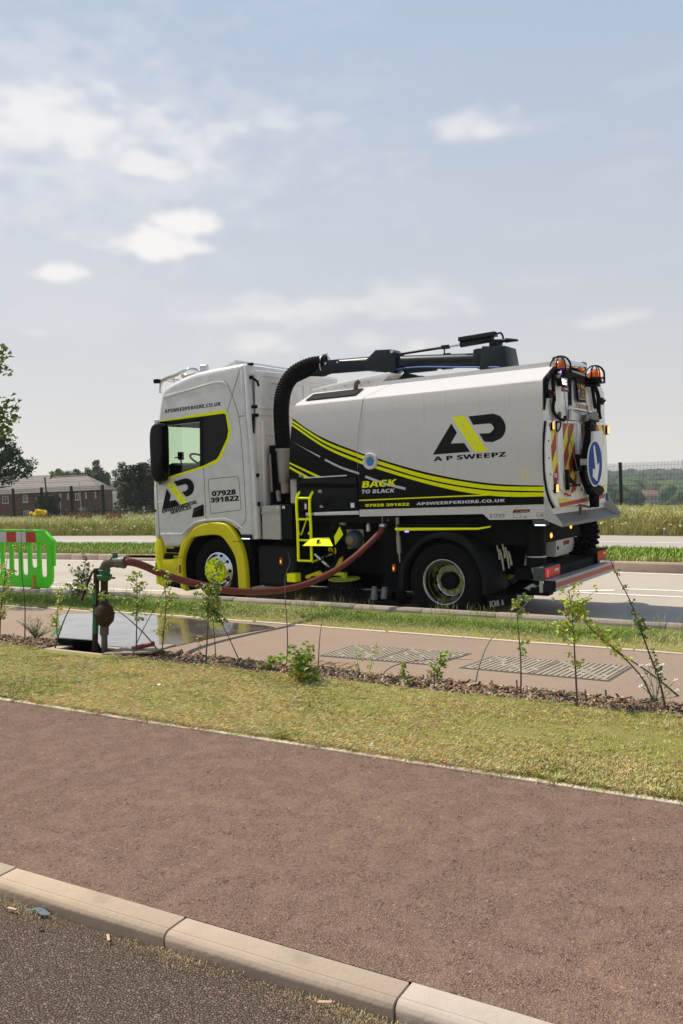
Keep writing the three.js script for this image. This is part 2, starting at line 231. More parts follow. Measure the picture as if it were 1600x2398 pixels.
// flush concrete edging strips
const edg = concMat([.70, .575, .42]);
const edging = (z0, z1, xs, y) => { const k = new THREE.Group(); k.name = numbered('edging'); k.userData.kind = 'structure'; scene.add(k); const r = RNG(Math.round(-z0 * 100)); for (let i = 0; i < xs.length - 1; i++) { const mid = (xs[i] + xs[i + 1]) / 2; const m = part(k, 'edging_stone', bb(-(xs[i + 1] - xs[i]) / 2 + .002, (xs[i + 1] - xs[i]) / 2 - .002, -.2, 0, z0, z1, .006), edg); m.position.set(mid, y + G(mid) + r() * .005, (r() - .5) * .012); m.rotation.y = (r() - .5) * .008; } };
const seq = (a, b, s) => { const o = []; for (let x = a; x <= b; x += s) o.push(x); return o; };
edging(-4.955, -4.905, seq(-16, 7, .915), .008); edging(-7.035, -6.985, [...seq(-16, -7.6, .915), -7.45], .012); edging(-7.035, -6.985, seq(-6.45, 7, .915), .012); edging(-9.005, -8.955, seq(-22, 9, .915), .012);

// painted lines, 4 mm proud of the road
const paintM = M([.84, .79, .70], .75, { map: farCol });
const line = (x0, z0, x1, z1, w, y) => { const dx = x1 - x0, dz = z1 - z0, L = Math.hypot(dx, dz), nx = -dz / L * w / 2, nz = dx / L * w / 2; return ex([[x0 + nx, -(z0 + nz)], [x0 - nx, -(z0 - nz)], [x1 - nx, -(z1 - nz)], [x1 + nx, -(z1 + nz)]], 0, .004).rotateX(-Math.PI / 2).applyMatrix4(new THREE.Matrix4()).translate(0, y, 0); };
const slope = g => { const p = g.attributes.position; for (let i = 0; i < p.count; i++) p.setY(i, p.getY(i) + G(p.getX(i))); return g; };
const chop = (x0, x1, z0, z1, w, y) => { const o = []; const n = Math.max(1, Math.ceil((x1 - x0) / 2)); for (let i = 0; i < n; i++) o.push(slope(line(lerp(x0, x1, i / n), lerp(z0, z1, i / n), lerp(x0, x1, (i + 1) / n), lerp(z0, z1, (i + 1) / n), w, y))); return o; };
struct('road_marking', [...chop(-60, -10.6, -12.25, -12.2, .1, -.153), ...chop(-60, -12.9, -13.0, -12.75, .1, -.153), ...chop(-15.5, -13.5, -12.2, -12.9, .1, -.153), ...chop(-3.9, 12, -14.14, -14.5, .11, -.153), ...chop(-3.3, 12, -14.85, -15.2, .11, -.153), ...chop(-3.9, -3.35, -14.32, -14.62, .16, -.153), ...chop(-70, 30, -17.18, -17.18, .09, -.153)], paintM);
struct('road_marking', [...chop(-80, 40, -22.75, -24.6, .13, -.097), ...chop(-80, -23.5, -21.3, -21.35, .11, -.097), ...chop(-21.5, -12, -21.4, -21.9, .11, -.097), ...chop(-9, -3.8, -22.3, -22.55, .11, -.097)], paintM);

// the wet sheet of spilt water on the far path around the standpipe
{
  const I1 = (T, x) => { let i = 0; while (i < T.length - 2 && x > T[i + 1][0]) i++; return lerp(T[i][1], T[i + 1][1], clamp((x - T[i][0]) / (T[i + 1][0] - T[i][0]))); };
  const nearT = [[-9.35, -8.62], [-9.1, -8.2], [-8.5, -7.75], [-8.1, -7.25], [-7.6, -7.06], [-7, -7.045], [-6.3, -7.08], [-6.27, -7.5], [-6.2, -7.95], [-6.05, -8.4], [-5.95, -8.72]], farT = [[-9.35, -8.63], [-8.7, -8.87], [-7.8, -8.9], [-6.15, -8.8], [-5.95, -8.73]];
  const wob = x => .05 * (fbm(x * 5, 1, 3, 0, 2) - .5);
  const g = strip(-9.35, -5.95, x => I1(farT, x), x => Math.max(I1(farT, x) + .005, I1(nearT, x) + wob(x)), .0075, .03, 10);
  const wetR = tex(512, (u, v) => { const k = .05 + .32 * sstep(.45, .75, fbm(u * 7, v * 7, 5, 7, 3)) + .06 * vn(u * 200, v * 200, 200, 1); return [k, k, k]; }, { data: true });
  const wetH = tex(512, (u, v) => { const k = fbm(u * 40, v * 40, 4, 40, 9); return [k, k, k]; }, { data: true }); for (const t of [wetR, wetH]) t.repeat.set(.6, .6);
  sheet('puddle', g, MP([.15, .122, .10], 1, { roughnessMap: wetR, bumpMap: wetH, bumpScale: .001, ior: 1.4, clearcoat: 1, clearcoatRoughness: .06 }));
  sheet('puddle', slope(new THREE.ShapeGeometry(shp(smooth([[-3.4, 10.75], [-2.6, 10.68], [-2.3, 10.95], [-2.9, 11.2], [-3.6, 11.3], [-4.2, 11.1]], 40, true))).rotateX(-Math.PI / 2).translate(0, -.149, 0)), MP([.05, .045, .04], .12, { roughnessMap: wetR, ior: 1.33 }));
  sheet('puddle', slope(new THREE.ShapeGeometry(shp(smooth([[-10.2, 10.7], [-9.2, 10.65], [-8.4, 10.8], [-8.9, 11.05], [-9.9, 11.05]], 40, true))).rotateX(-Math.PI / 2).translate(0, -.149, 0)), MP([.05, .045, .04], .2, { roughnessMap: wetR, ior: 1.33 }));
}

// ---------------------------------------------------------------- grass, chips and weeds (uncountable)
function tuft(seed, n, h, w, spread, bend) {
  const r = RNG(seed), P = [];
  for (let i = 0; i < n; i++) { const a = r() * 6.283, b = r() * 6.283, d = Math.sqrt(r()) * spread, x = Math.cos(a) * d, z = Math.sin(a) * d, hh = h * (.5 + .6 * r()), bx = Math.cos(b) * bend * hh * (.3 + r()), bz = Math.sin(b) * bend * hh * (.3 + r()), wx = -Math.sin(b) * w / 2, wz = Math.cos(b) * w / 2; const m = [x + bx * .35, hh * .6, z + bz * .35], t = [x + bx, hh * (1 - .25 * bend), z + bz]; P.push(x - wx, 0, z - wz, x + wx, 0, z + wz, m[0] + wx * .8, m[1], m[2] + wz * .8, x - wx, 0, z - wz, m[0] + wx * .8, m[1], m[2] + wz * .8, m[0] - wx * .8, m[1], m[2] - wz * .8, m[0] - wx * .8, m[1], m[2] - wz * .8, m[0] + wx * .8, m[1], m[2] + wz * .8, ...t); }
  const g = new THREE.BufferGeometry(); g.setAttribute('position', new THREE.Float32BufferAttribute(P, 3)); g.computeVertexNormals(); return g;
}
const mBlade = M([1, 1, 1], .75, { side: THREE.DoubleSide });
function field(name, label, category, geo, mat, n, seed, fn) {
  const im = new THREE.InstancedMesh(geo, mat, n), r = RNG(seed), o = new THREE.Object3D(), c = new THREE.Color(); let k = 0;
  for (let i = 0; i < n * 3 && k < n; i++) { const q = fn(r); if (!q) continue; o.position.set(q[0], q[1] + G(q[0]), q[2]); o.rotation.set(q[5] ?? 0, r() * 6.283, q[6] ?? 0); o.scale.set(q[3], q[3] * (q[7] ?? 1), q[3]); o.updateMatrix(); im.setMatrixAt(k, o.matrix); im.setColorAt(k, c.setRGB(...q[4])); k++; }
  im.count = k; im.name = numbered(name); im.castShadow = im.receiveShadow = true; im.userData = { label, category, kind: 'stuff' }; scene.add(im); return im;
}
const mixc = (a, b, t) => [lerp(a[0], b[0], t), lerp(a[1], b[1], t), lerp(a[2], b[2], t)];
const GREEN = [.165, .20, .014], OLIVE = [.33, .29, .035], STRAW = [.70, .58, .27], FRESH = [.23, .33, .03];
const dry = (x, z) => fbm(x * 1.5, z * 2.6, 4, 0, 200);
const lawnEdge = x => -6.55 + .1 * (fbm(x * 1.1, 3, 3, 0, 18) - .5) - (x > -2.6 ? .05 : 0);
field('lawn', 'short mown lawn strip, olive green with dry straw patches, beside the footpath', 'grass', tuft(1, 9, .046, .0048, .03, .7), mBlade, 95000, 301, r => { const x = lerp(-8.6, .6, r()), z = lerp(-6.62, -4.95, r()) + (r() < .03 ? .05 : 0); if (x < -6.5 && x > -7.45 && z < -6.42) return; if (z < lawnEdge(x)) return; const e = sstep(-5.35, -4.95, z), d = dry(x, z) + .2 * e - .045, c = mixc(mixc(GREEN, OLIVE, r()), STRAW, clamp(sstep(.45, .66, d) * .8 + (r() < .2 ? .6 : 0))); return [x, .0, z, (.6 + .6 * r()) * (1 - .3 * sstep(.5, .75, d)), c.map(v => v * (.7 + .6 * r()))]; });
const straw = tuft(4, 5, .06, .003, .03, 0.2);
field('grass_clippings', 'dry straw coloured clippings lying on the mown lawn', 'grass clippings', straw, mBlade, 42000, 302, r => { const x = lerp(-8.6, .6, r()), z = lerp(-6.6, -4.93, r()); if (x < -6.5 && x > -7.45 && z < -6.42) return; if (r() > .15 + sstep(.42, .68, dry(x, z) + .15 * sstep(-5.4, -4.95, z))) return; return [x, .014 + r() * .018, z, .6 + .7 * r(), STRAW.map(v => v * (.75 + .5 * r())), 1.3 + .3 * r(), (r() - .5) * .5]; });
field('verge_grass', 'rough green and straw grass on the verge beside the lorry', 'grass', tuft(2, 9, .11, .007, .05, .6), mBlade, 26000, 303, r => { const x = lerp(-17, .8, r()), z = lerp(-10.46, -9.0, r()); const near = sstep(-9.6, -9.05, z), d = fbm(x * 1.2, z * 2, 4, 0, 210), c = mixc(mixc(FRESH, [.15, .22, .02], r()), STRAW, clamp(near * .95 * sstep(.2, .6, d + .25) * sstep(-7.6, -6.2, x) + sstep(.55, .75, d) * .45 * sstep(-9, -6, x) + (r() < .08 ? .5 : 0))); if (x > -5 && r() < .35 * sstep(.55, .7, fbm(x * 2, z * 2, 3, 0, 3))) return; if (z < -10.2 && r() < .55) return; return [x, -.02 * sstep(-10.1, -10.4, z), z, (.4 + .5 * r()) * (1 - .5 * near) * (x < -7 ? 1.15 : 1) * (z < -10.1 ? .34 : z < -9.85 ? .7 : 1), c.map(v => v * (.8 + .4 * r()))]; });
field('verge_grass', 'tall loose grass stalks along the kerb by the lorry', 'grass', tuft(3, 5, .24, .004, .05, .5), mBlade, 190, 304, r => { const x = lerp(-16, 1, r()), z = lerp(-10.44, -10.0, r()); if (fbm(x * 2, 2, 3, 0, 8) < .45) return; return [x, 0, z, .5 + .6 * r(), mixc(GREEN, STRAW, r() * .7)]; });
field('island_grass', 'bright green grass on the island between the two roads', 'grass', tuft(5, 8, .16, .022, .12, .5), mBlade, 16000, 305, r => { const x = lerp(-34, 4, r()), z = lerp(-20.2, -17.6, r()); if (x > -15.5 && x < -10) return; const e = sstep(-18.4, -17.7, z); if (r() < e * .8) return; return [x, -.02, z, .6 + .6 * r(), mixc(mixc([.2, .3, .025], [.26, .36, .03], r()), STRAW, e * .6 * r())]; });
// flowering rough ground in front of the fence
const wildY = (x, z) => Math.max(-.11 - .012 * Math.max(0, -26.4 - z) , -.34);
const wildX = r => { const t = r(); return t < .62 ? lerp(-52, -17, r()) : lerp(-13, 3, r()); };
sheet('rough_ground', strip(-90, 40, -40, -26.38, (x, z) => wildY(x, z) + .02, 1, 8, (x, z) => [.2, .2, .06], 2), mSoil);
field('rough_grass', 'tall rough meadow grass in front of the mesh fence', 'grass', tuft(6, 10, .68, .022, .22, .45), mBlade, 27000, 306, r => { const x = wildX(r), z = lerp(-39.5, -26.45, Math.sqrt(r()) * .999); const f = sstep(-27.3, -26.4, z), d = fbm(x * .5, z * .5, 4, 0, 220); return [x, wildY(x, z), z, (.55 + .55 * r()) * (1 - .55 * f) * (.8 + .5 * d), mixc(mixc([.24, .27, .045], [.36, .35, .075], r()), [.54, .45, .21], clamp(sstep(.5, .75, d) * .5 * sstep(-35, -31, z) + (r() < .26 ? .6 : 0))).map(v => v * (.85 + .3 * r()))]; });
const head = new THREE.IcosahedronGeometry(.027, 0);
field('wild_flowers', 'small white and yellow flower heads scattered through the rough grass', 'wild flowers', head, M([1, 1, 1], .8), 3600, 307, r => { const x = wildX(r), z = lerp(-38, -26.5, Math.sqrt(r())); if (fbm(x * .6, z * .6, 3, 0, 230) < .42) return; const right = x > -13; return [x, wildY(x, z) + .15 + .5 * r() * (z < -27.3 ? 1 : .5), z, .7 + .9 * r(), r() < (right ? .5 : .25) ? [.75, .5, .04] : [.72, .70, .62]]; });
const dock = tuft(8, 4, .55, .05, .12, .2);
field('dock_spikes', 'rust red dock seed spikes standing in the rough grass', 'weeds', dock, M([1, 1, 1], .8, { side: THREE.DoubleSide }), 95, 308, r => { const s = [[-34.5, -31, .35], [-32.2, -31, .9], [-32.4, -31.2, .7], [-30.3, -31, .6]][Math.floor(r() * 4)], x = s[0] + (r() - .5) * s[2], z = s[1] + (r() - .5) * .8; return [x, wildY(x, z) + .45, z, .5 + .5 * r(), [.34, .15, .08]]; });
// bark chips
const chipG = [box(.055, .006, .016, 0, 0, 0), box(.035, .005, .02, 0, 0, 0), box(.08, .005, .011, 0, 0, 0)];
const bedBack = -6.99, bedFront = x => lawnEdge(x) + .05;
chipG.forEach((g, i) => field('bark_chips', ['brown bark chips in the planting bed', 'short pale bark chips in the planting bed', 'long splintered bark chips in the planting bed'][i], 'bark chips', g, M([1, 1, 1], .85), 3600, 310 + i, r => { const x = lerp(-9.4, .8, r()), z = lerp(bedBack, bedFront(x), r()); if (x < -6.45 && x > -7.5) return; const t = r(); return [x, .006 + r() * .024, z, .55 + .8 * r(), t < .62 ? [.17 + .12 * r(), .105 + .07 * r(), .055 + .04 * r()] : t < .8 ? [.42, .30, .20] : [.05, .034, .024], (r() - .5) * 1.2, (r() - .5) * 1.2]; }));
field('kerb_debris', 'dry grass and splinters gathered against the near kerb', 'grass clippings', straw, mBlade, 900, 315, r => { const s = [-3.15, -2.3, -1.55, -1.35][Math.floor(r() * 4)], x = s + (r() + r() - 1) * .35, z = -2.6 + r() * r() * .12; return [x, -.064 + r() * .008, z, .4 + .55 * r(), [.60, .46, .23].map(v => v * (.7 + .5 * r())), (r() - .5) * .3, (r() - .5) * .3, .22]; });
// ---------------------------------------------------------------- the road sweeper lorry (local: x to its rear, y up from the road, z to its near side)
const dirt = tex(512, (u, v) => { const k = .93 + .1 * fbm(u * 8, v * 8, 4, 8, 60); return [k, k, k * .995]; });
const paintR = tex(512, (u, v) => { const k = .72 + .4 * fbm(u * 12, v * 12, 4, 12, 61); return [k, k, k]; }, { data: true });
const MT = {
  white: MP([.72, .695, .675], .42, { clearcoat: .35, clearcoatRoughness: .12, map: dirt, roughnessMap: paintR }),
  roofWhite: MP([.78, .75, .71], .5, { clearcoat: .3, clearcoatRoughness: .3, map: dirt }),
  bounceLitWhite: M([.86, .81, .74], .6, { map: dirt }),  // cab white, lightened in colour to stand for light bounced off the hopper
  gloss: MP([.002, .0022, .0026], .1, { specularIntensity: .35 }),
  black: M([.014, .015, .017], .6), rubber: M([.018, .017, .016], .85), dark: M([.02, .022, .026], .55), frame: M([.016, .017, .02], .7),
  lime: MP([.92, .95, .004], .5, { specularIntensity: .3 }), amberY: MP([.74, .62, .012], .42, { specularIntensity: .5 }),
  grey: M([.42, .40, .38], .55, { map: dirt }), steel: M([.55, .54, .52], .35, { metalness: .9, roughnessMap: paintR }), chrome: M([.62, .62, .62], .11, { metalness: 1 }), rearLitWhite: MP([.90, .87, .83], .45, { map: dirt, clearcoat: .2 }), dull: M([.50, .45, .39], .6, { map: dirt }),  // the rear faces' white is lightened to paint in brighter light there
  boom: MP([.010, .015, .018], .38, { specularIntensity: .5 }), red: MP([.45, .025, .015], .45, { specularIntensity: .4 }), blue: MP([.002, .045, .24], .45, { specularIntensity: .15 }), whitePrint: M([.78, .78, .78], .5), limePrint: MP([.92, .95, .004], .5, { specularIntensity: .25 }), blackPrint: M([.012, .014, .017], .4),
  glass: MP([.90, .975, .88], .02, { transmission: 1, thickness: 0, ior: 1.45 }), lensA: MP([.85, .2, .02], .15, { transmission: .35, thickness: 0 }), lensR: MP([.62, .015, .008], .2, { specularIntensity: .35 }),
  glowA: M([.9, .35, .05], .4, { emissive: lin(1, .42, .08), emissiveIntensity: 1.6 }), glowR: M([.8, .05, .03], .4, { emissive: lin(1, .06, .05), emissiveIntensity: 1.2 }), glowW: M([.9, .9, .9], .4, { emissive: lin(1, 1, 1), emissiveIntensity: 1.3 }), glowB: M([.2, .15, .9], .4, { emissive: lin(.30, .18, 1), emissiveIntensity: 2.2 }),
  rust: M([.17, .085, .05], .8), brass: M([.48, .38, .18], .4, { metalness: .7 }), silver: M([.6, .6, .6], .4, { metalness: .6 }),
};
const lorry = thing('road_sweeper', 'white and fluorescent yellow road sweeper lorry parked at the kerb, suction boom along its roof', 'lorry', [-4.6, -.155, -11.995], -3 * Math.PI / 180);
const L = (name, gs, mat, parent = lorry) => part(parent, name, gs, mat);
const Z = 1.27;

// cab: a hollow bevelled body with side glazing and windscreen cut out
const cabOut = [[-5.17, 1.0], [-5.17, 1.81], [-5.09, 2.45], [-5.03, 2.84], [-4.985, 3.1], [-4.92, 3.33], [-4.83, 3.41], [-4.66, 3.475], [-4.47, 3.53], [-4.19, 3.59], [-3.92, 3.615], [-3.25, 3.655], [-3.21, 3.63], [-3.195, 2.92], [-3.13, 1.98], [-3.11, 1.02], [-3.34, 1.02], [-3.44, 1.15], [-3.59, 1.235], [-3.72, 1.27], [-4.03, 1.255], [-4.25, 1.21], [-4.41, 1.12], [-4.50, 1.0], [-4.58, .88], [-4.97, .85], [-5.03, 1.0]];
const glassPoly = [[-4.88, 2.80], [-4.10, 2.83], [-4.12, 2.14], [-4.86, 2.0]];
{
  const solid = ex(cabOut, -Z, Z, .085, [], 5);
  const B = g => { const b = new Brush(flat(g)); b.updateMatrixWorld(); return b; }, ev = new Evaluator(); ev.attributes = ['position', 'normal', 'uv']; ev.useGroups = false;
  let c = ev.evaluate(B(solid), B(ex([[-5.08, 1.35], [-5.02, 2.1], [-4.98, 2.8], [-4.85, 3.2], [-3.4, 3.4], [-3.25, 2.9], [-3.22, 1.35]], -1.18, 1.18)), SUBTRACTION);
  c = ev.evaluate(c, B(ex(glassPoly, -1.6, 1.6)), SUBTRACTION);
  c = ev.evaluate(c, B(ex([[-5.6, 1.98], [-5.6, 2.90], [-4.9, 2.88], [-4.9, 2.02]], -1.12, 1.12)), SUBTRACTION);
  const cab = L('cab', c.geometry, MT.white);
  L('interior_trim', [bb(-4.98, -3.3, 1.36, 1.42, -1.15, 1.15), bb(-3.36, -3.3, 1.4, 3.3, -1.15, 1.15), bb(-4.9, -3.4, 3.12, 3.16, -1.15, 1.15), bb(-4.1, -3.95, 2.0, 3.1, 1.05, 1.17), bb(-4.1, -3.95, 2.0, 3.1, -1.17, -1.05), bb(-3.95, -3.4, 1.4, 2.5, -.95, -.35, .05), bb(-3.95, -3.4, 1.4, 2.5, .35, .95, .05)], MT.black, cab);
  L('dashboard', ex([[-5.03, 1.4], [-5.03, 2.13], [-4.86, 2.21], [-4.68, 2.17], [-4.6, 1.9], [-4.65, 1.4]], -1.15, 1.15, .03), MT.black, cab);
  const tor = new THREE.TorusGeometry(.21, .018, 8, 32).rotateX(Math.PI / 2).rotateZ(-.55).translate(-4.66, 2.25, .62);
  L('steering_wheel', [tor, rod([-4.66, 2.25, .62], [-4.86, 2.05, .62], .03)], MT.black, cab);
  L('camera_monitor', [box(.05, .13, .11, -4.98, 2.33, .78, .012), rod([-4.98, 2.27, .78], [-4.95, 2.17, .8], .012), rod([-5.0, 2.3, .9], [-4.98, 2.31, .8], .01)], MT.black, cab);
  L('sun_visor', bb(-4.97, -4.9, 2.80, 3.1, -1.1, 1.1), MT.black, cab);
  const win = [[-4.92, 2.87], [-3.61, 2.925], [-3.58, 2.90], [-3.54, 2.66], [-3.57, 2.55], [-3.74, 2.29], [-3.79, 2.24], [-4.05, 2.15], [-4.80, 1.99], [-5.05, 1.985], [-5.03, 2.2], [-4.97, 2.7]];
  const trim = [[-4.975, 2.885], [-3.62, 2.985], [-3.57, 2.965], [-3.49, 2.67], [-3.52, 2.55], [-3.72, 2.23], [-3.80, 2.18], [-4.05, 2.115], [-4.80, 1.95], [-5.12, 1.90], [-5.09, 1.97], [-5.05, 2.45]];
  L('window_trim', ex(trim, Z, Z + .004, 0, [win]), MT.limePrint, cab);
  L('side_window', ex(win, Z - .02, Z + .007, 0, [glassPoly]), MT.gloss, cab);
  L('window_pane', ex(glassPoly, Z - .014, Z - .010), MT.glass, cab);
  L('windscreen', ex([[-5.095, 2.0], [-5.10, 2.0], [-5.02, 2.89], [-5.015, 2.89]], -1.12, 1.12), MT.glass, cab);
  L('pillar_trim', [ex([[-4.1, 2.88], [-4.03, 2.89], [-4.05, 2.16], [-4.12, 2.14]], Z + .006, Z + .011), ex([[-4.87, 2.845], [-4.1, 2.87], [-4.1, 2.83], [-4.87, 2.80]], Z + .006, Z + .012)], MT.black, cab);
  // shut lines, swages and panels
  const groove = pts => tube(pts.map(([x, y]) => [x, y, Z + .0005]), .0045, 40, 5);
  const groove2 = pts => pts.slice(1).map((p, i) => rod([...pts[i], Z + .0005], [...p, Z + .0005], .0045, .0045, 5));
  L('shut_line', [groove([[-4.06, 2.11], [-4.045, 1.79], [-4.035, 1.26]]), groove([[-5.06, 1.95], [-5.05, 1.5], [-5.03, 1.02]]), groove2([[-3.6, 3.41], [-3.56, 3.39], [-3.50, 3.31], [-3.44, 3.17], [-3.38, 3.02], [-3.33, 2.87], [-3.30, 2.6], [-3.27, 2.13], [-3.24, 1.40], [-3.26, 1.29], [-3.44, 1.15]]), groove([[-3.34, 2.865], [-3.22, 2.87]]), groove2([[-3.935, 1.415], [-3.94, 1.44], [-3.968, 1.89], [-3.955, 1.925], [-3.925, 1.94], [-3.41, 1.968], [-3.375, 1.955], [-3.362, 1.92], [-3.335, 1.50], [-3.345, 1.475], [-3.37, 1.462], [-3.9, 1.408], [-3.935, 1.415]])], M([.10, .095, .09], .7), cab);
  L('roof_swage', [ex(smooth([[-4.86, 3.265], [-4.4, 3.33], [-3.72, 3.42], [-3.6, 3.40], [-3.53, 3.33], [-3.7, 3.385], [-4.4, 3.30], [-4.86, 3.235]], 50, true), Z - .005, Z + .012, .008)], MT.white, cab);
  L('lower_swage', [ex([[-5.0, 1.09], [-4.55, 1.1], [-4.42, 1.2], [-4.26, 1.29], [-4.06, 1.325], [-3.66, 1.345], [-3.5, 1.31], [-3.32, 1.20], [-3.3, 1.18], [-3.5, 1.275], [-3.7, 1.30], [-4.06, 1.285], [-4.26, 1.245], [-4.42, 1.155], [-4.55, 1.05], [-5.0, 1.045]], Z - .005, Z + .014, .009), ex([[-5.05, 1.60], [-4.2, 1.69], [-4.2, 1.665], [-5.05, 1.575]], Z - .005, Z + .007, .005)], MT.white, cab);
  L('rear_trim_strip', [ex([[-3.215, 3.62], [-3.165, 3.62], [-3.12, 2.9], [-3.055, 1.98], [-3.03, 1.03], [-3.11, 1.02], [-3.13, 1.98], [-3.195, 2.92]], 1.16, 1.275, .02)], MT.white, cab);
  L('step_hatch', ex([[-4.325, 1.34], [-4.28, 1.49], [-4.09, 1.55], [-4.075, 1.53], [-4.075, 1.38], [-4.09, 1.365]], Z - .01, Z + .006, .003), MT.gloss, cab);
  L('door_handle', bb(-5.13, -5.09, 1.43, 1.47, Z - .03, Z + .02, .012), MT.black, cab);
  L('marker_lamp', [box(.2, .07, .05, -3.23, 1.065, Z + .012, .02)], MT.dark, cab);
  L('marker_lens', box(.15, .014, .01, -3.23, 1.035, Z + .036), MT.glowW, cab);
  // lettering and emblem on the door
  const onDoor = (g, m, n = 'lettering') => L(n, g, m, cab);
  onDoor(letters('APSWEERPERHIRE.CO.UK', [-4.835, 2.998], [-3.675, 3.05], .042, .003, 0, .0).translate(0, 0, Z + .001), MT.blackPrint);
  onDoor(letters('ENVIRONMENTAL', [-4.945, 1.41], [-4.2, 1.565], .042, .003, 0, .0).translate(0, 0, Z + .008), MT.blackPrint);
  onDoor(letters('SERVICES', [-4.765, 1.392], [-4.33, 1.482], .042, .003, 0, .0).translate(0, 0, Z + .008), MT.blackPrint);
  onDoor(letters('07928', [-3.9, 1.675], [-3.425, 1.70], .055).translate(0, 0, Z + .001), MT.blackPrint);
  onDoor(letters('391822', [-3.935, 1.575], [-3.37, 1.607], .055).translate(0, 0, Z + .001), MT.blackPrint);
  const P2 = [[-4.68, 1.91], ...smooth([[-4.45, 1.957], [-4.36, 1.948], [-4.29, 1.90], [-4.26, 1.82], [-4.29, 1.735], [-4.36, 1.69], [-4.43, 1.67]], 16), [-4.515, 1.745], ...smooth([[-4.46, 1.755], [-4.41, 1.775], [-4.385, 1.81], [-4.39, 1.845], [-4.44, 1.872]], 10), [-4.61, 1.835]];
  onDoor([ex([[-4.84, 1.80], [-4.76, 1.70], [-4.79, 1.60], [-4.66, 1.62], [-4.57, 1.54], [-4.95, 1.47]], Z + .006, Z + .010), ex(P2, Z + .006, Z + .010)], MT.blackPrint, 'emblem');
  const ys = [[-4.84, 1.88], [-4.72, 1.90], [-4.40, 1.58], [-4.53, 1.55]], q = (u, v) => [lerp(lerp(ys[0][0], ys[1][0], u), lerp(ys[3][0], ys[2][0], u), v), lerp(lerp(ys[0][1], ys[1][1], u), lerp(ys[3][1], ys[2][1], u), v)];
  onDoor(ex(ys, Z + .0065, Z + .0105, 0, [.13, .43, .74].map(v => [q(.4, v), q(.58, v), q(.58, v + .13), q(.4, v + .13)])), MT.limePrint, 'emblem_stripe');
  // back wall pressings
  const bw = -3.10; L('back_wall', exr([[1.12, 1.3], [1.15, 2.5], [1.12, 3.55], [-1.12, 3.6], [-1.15, 1.3]], -3.14, bw, .02), MT.bounceLitWhite, cab);
  const rim = (z0, z1, y0, y1, t = .02) => exr([[z0, y0], [z0, y1], [z1, y1], [z1, y0]], bw - .01, bw + .02, .01, [[[z0 - t, y0 + t], [z1 + t, y0 + t], [z1 + t, y1 - t], [z0 - t, y1 - t]]]);
  L('pressing', [rim(1.05, -1.05, 2.98, 3.5, .03), bb(bw, bw + .025, 2.88, 2.92, -1.1, 1.1, .01), rim(.95, .55, 1.9, 2.6), rim(.8, .45, 3.15, 3.4), rim(.3, -.1, 3.1, 3.42), rim(-.3, -.8, 3.1, 3.42), bb(bw, bw + .05, 1.5, 2.8, .98, 1.06, .02)], MT.bounceLitWhite, cab);
  L('grab_handle', [rod([-3.13, 3.44, 1.2], [-3.02, 3.37, 1.2], .018), rod([-3.02, 3.38, 1.2], [-3.0, 3.3, 1.2], .018), box(.07, .05, .05, -3.14, 3.44, 1.2, .01), box(.1, .05, .05, -3.09, 3.0, 1.2, .01), box(.11, .05, .06, -3.08, 2.87, 1.2, .01), box(.04, .26, .03, -3.10, 2.73, 1.22, .012), box(.06, .05, .05, -3.05, 1.98, 1.22, .01), box(.05, .06, .05, -3.04, 1.55, 1.22, .01), box(.1, .045, .05, -3.18, 3.64, 1.15, .015)], MT.black, cab);
  L('roof_deflector', ex([[-4.25, 3.60], [-4.2, 3.66], [-3.78, 3.775], [-3.72, 3.78], [-3.70, 3.72], [-3.8, 3.66]], -.85, .85, .02), MT.white, cab);
  const rb = [[-5.20, 3.36, .98], [-5.17, 3.52, .98], [-5.1, 3.575, .98], [-4.85, 3.63, .98], [-4.6, 3.69, .96], [-4.5, 3.69, .9], [-4.46, 3.62, .85]];
  L('roof_bar', [tube(rb, .028, 40, 10), tube(rb.map(([x, y, z]) => [x, y, -z]), .028, 40, 10), tube([[-5.08, 3.575, .98], [-5.12, 3.58, .6], [-5.12, 3.58, -.6], [-5.08, 3.575, -.98]], .028, 30, 10), rod([-4.9, 3.62, .98], [-4.9, 3.42, .95], .012), rod([-4.7, 3.66, .97], [-4.7, 3.5, .95], .012)], MT.chrome, cab);
  L('air_horn', [lathe([[.0, 0], [.012, .02], [.018, .25], [.055, .33], [.058, .335]], 'x', 0, 0, 0).rotateZ(Math.PI + .12).translate(-4.75, 3.70, .55), rod([-4.6, 3.67, .55], [-4.6, 3.6, .55], .02)], MT.chrome, cab);
  L('work_lamp', [box(.12, .13, .09, -4.38, 3.70, .82, .012, .2)], MT.steel, cab);
  L('roof_camera', [box(.1, .07, .09, -5.27, 3.56, .98, .02), rod([-5.2, 3.55, .98], [-5.12, 3.58, .98], .02)], MT.black, cab);
  L('windscreen_marker', [box(.09, .12, .06, -5.06, 2.86, 1.22, .02)], MT.white, cab);
}
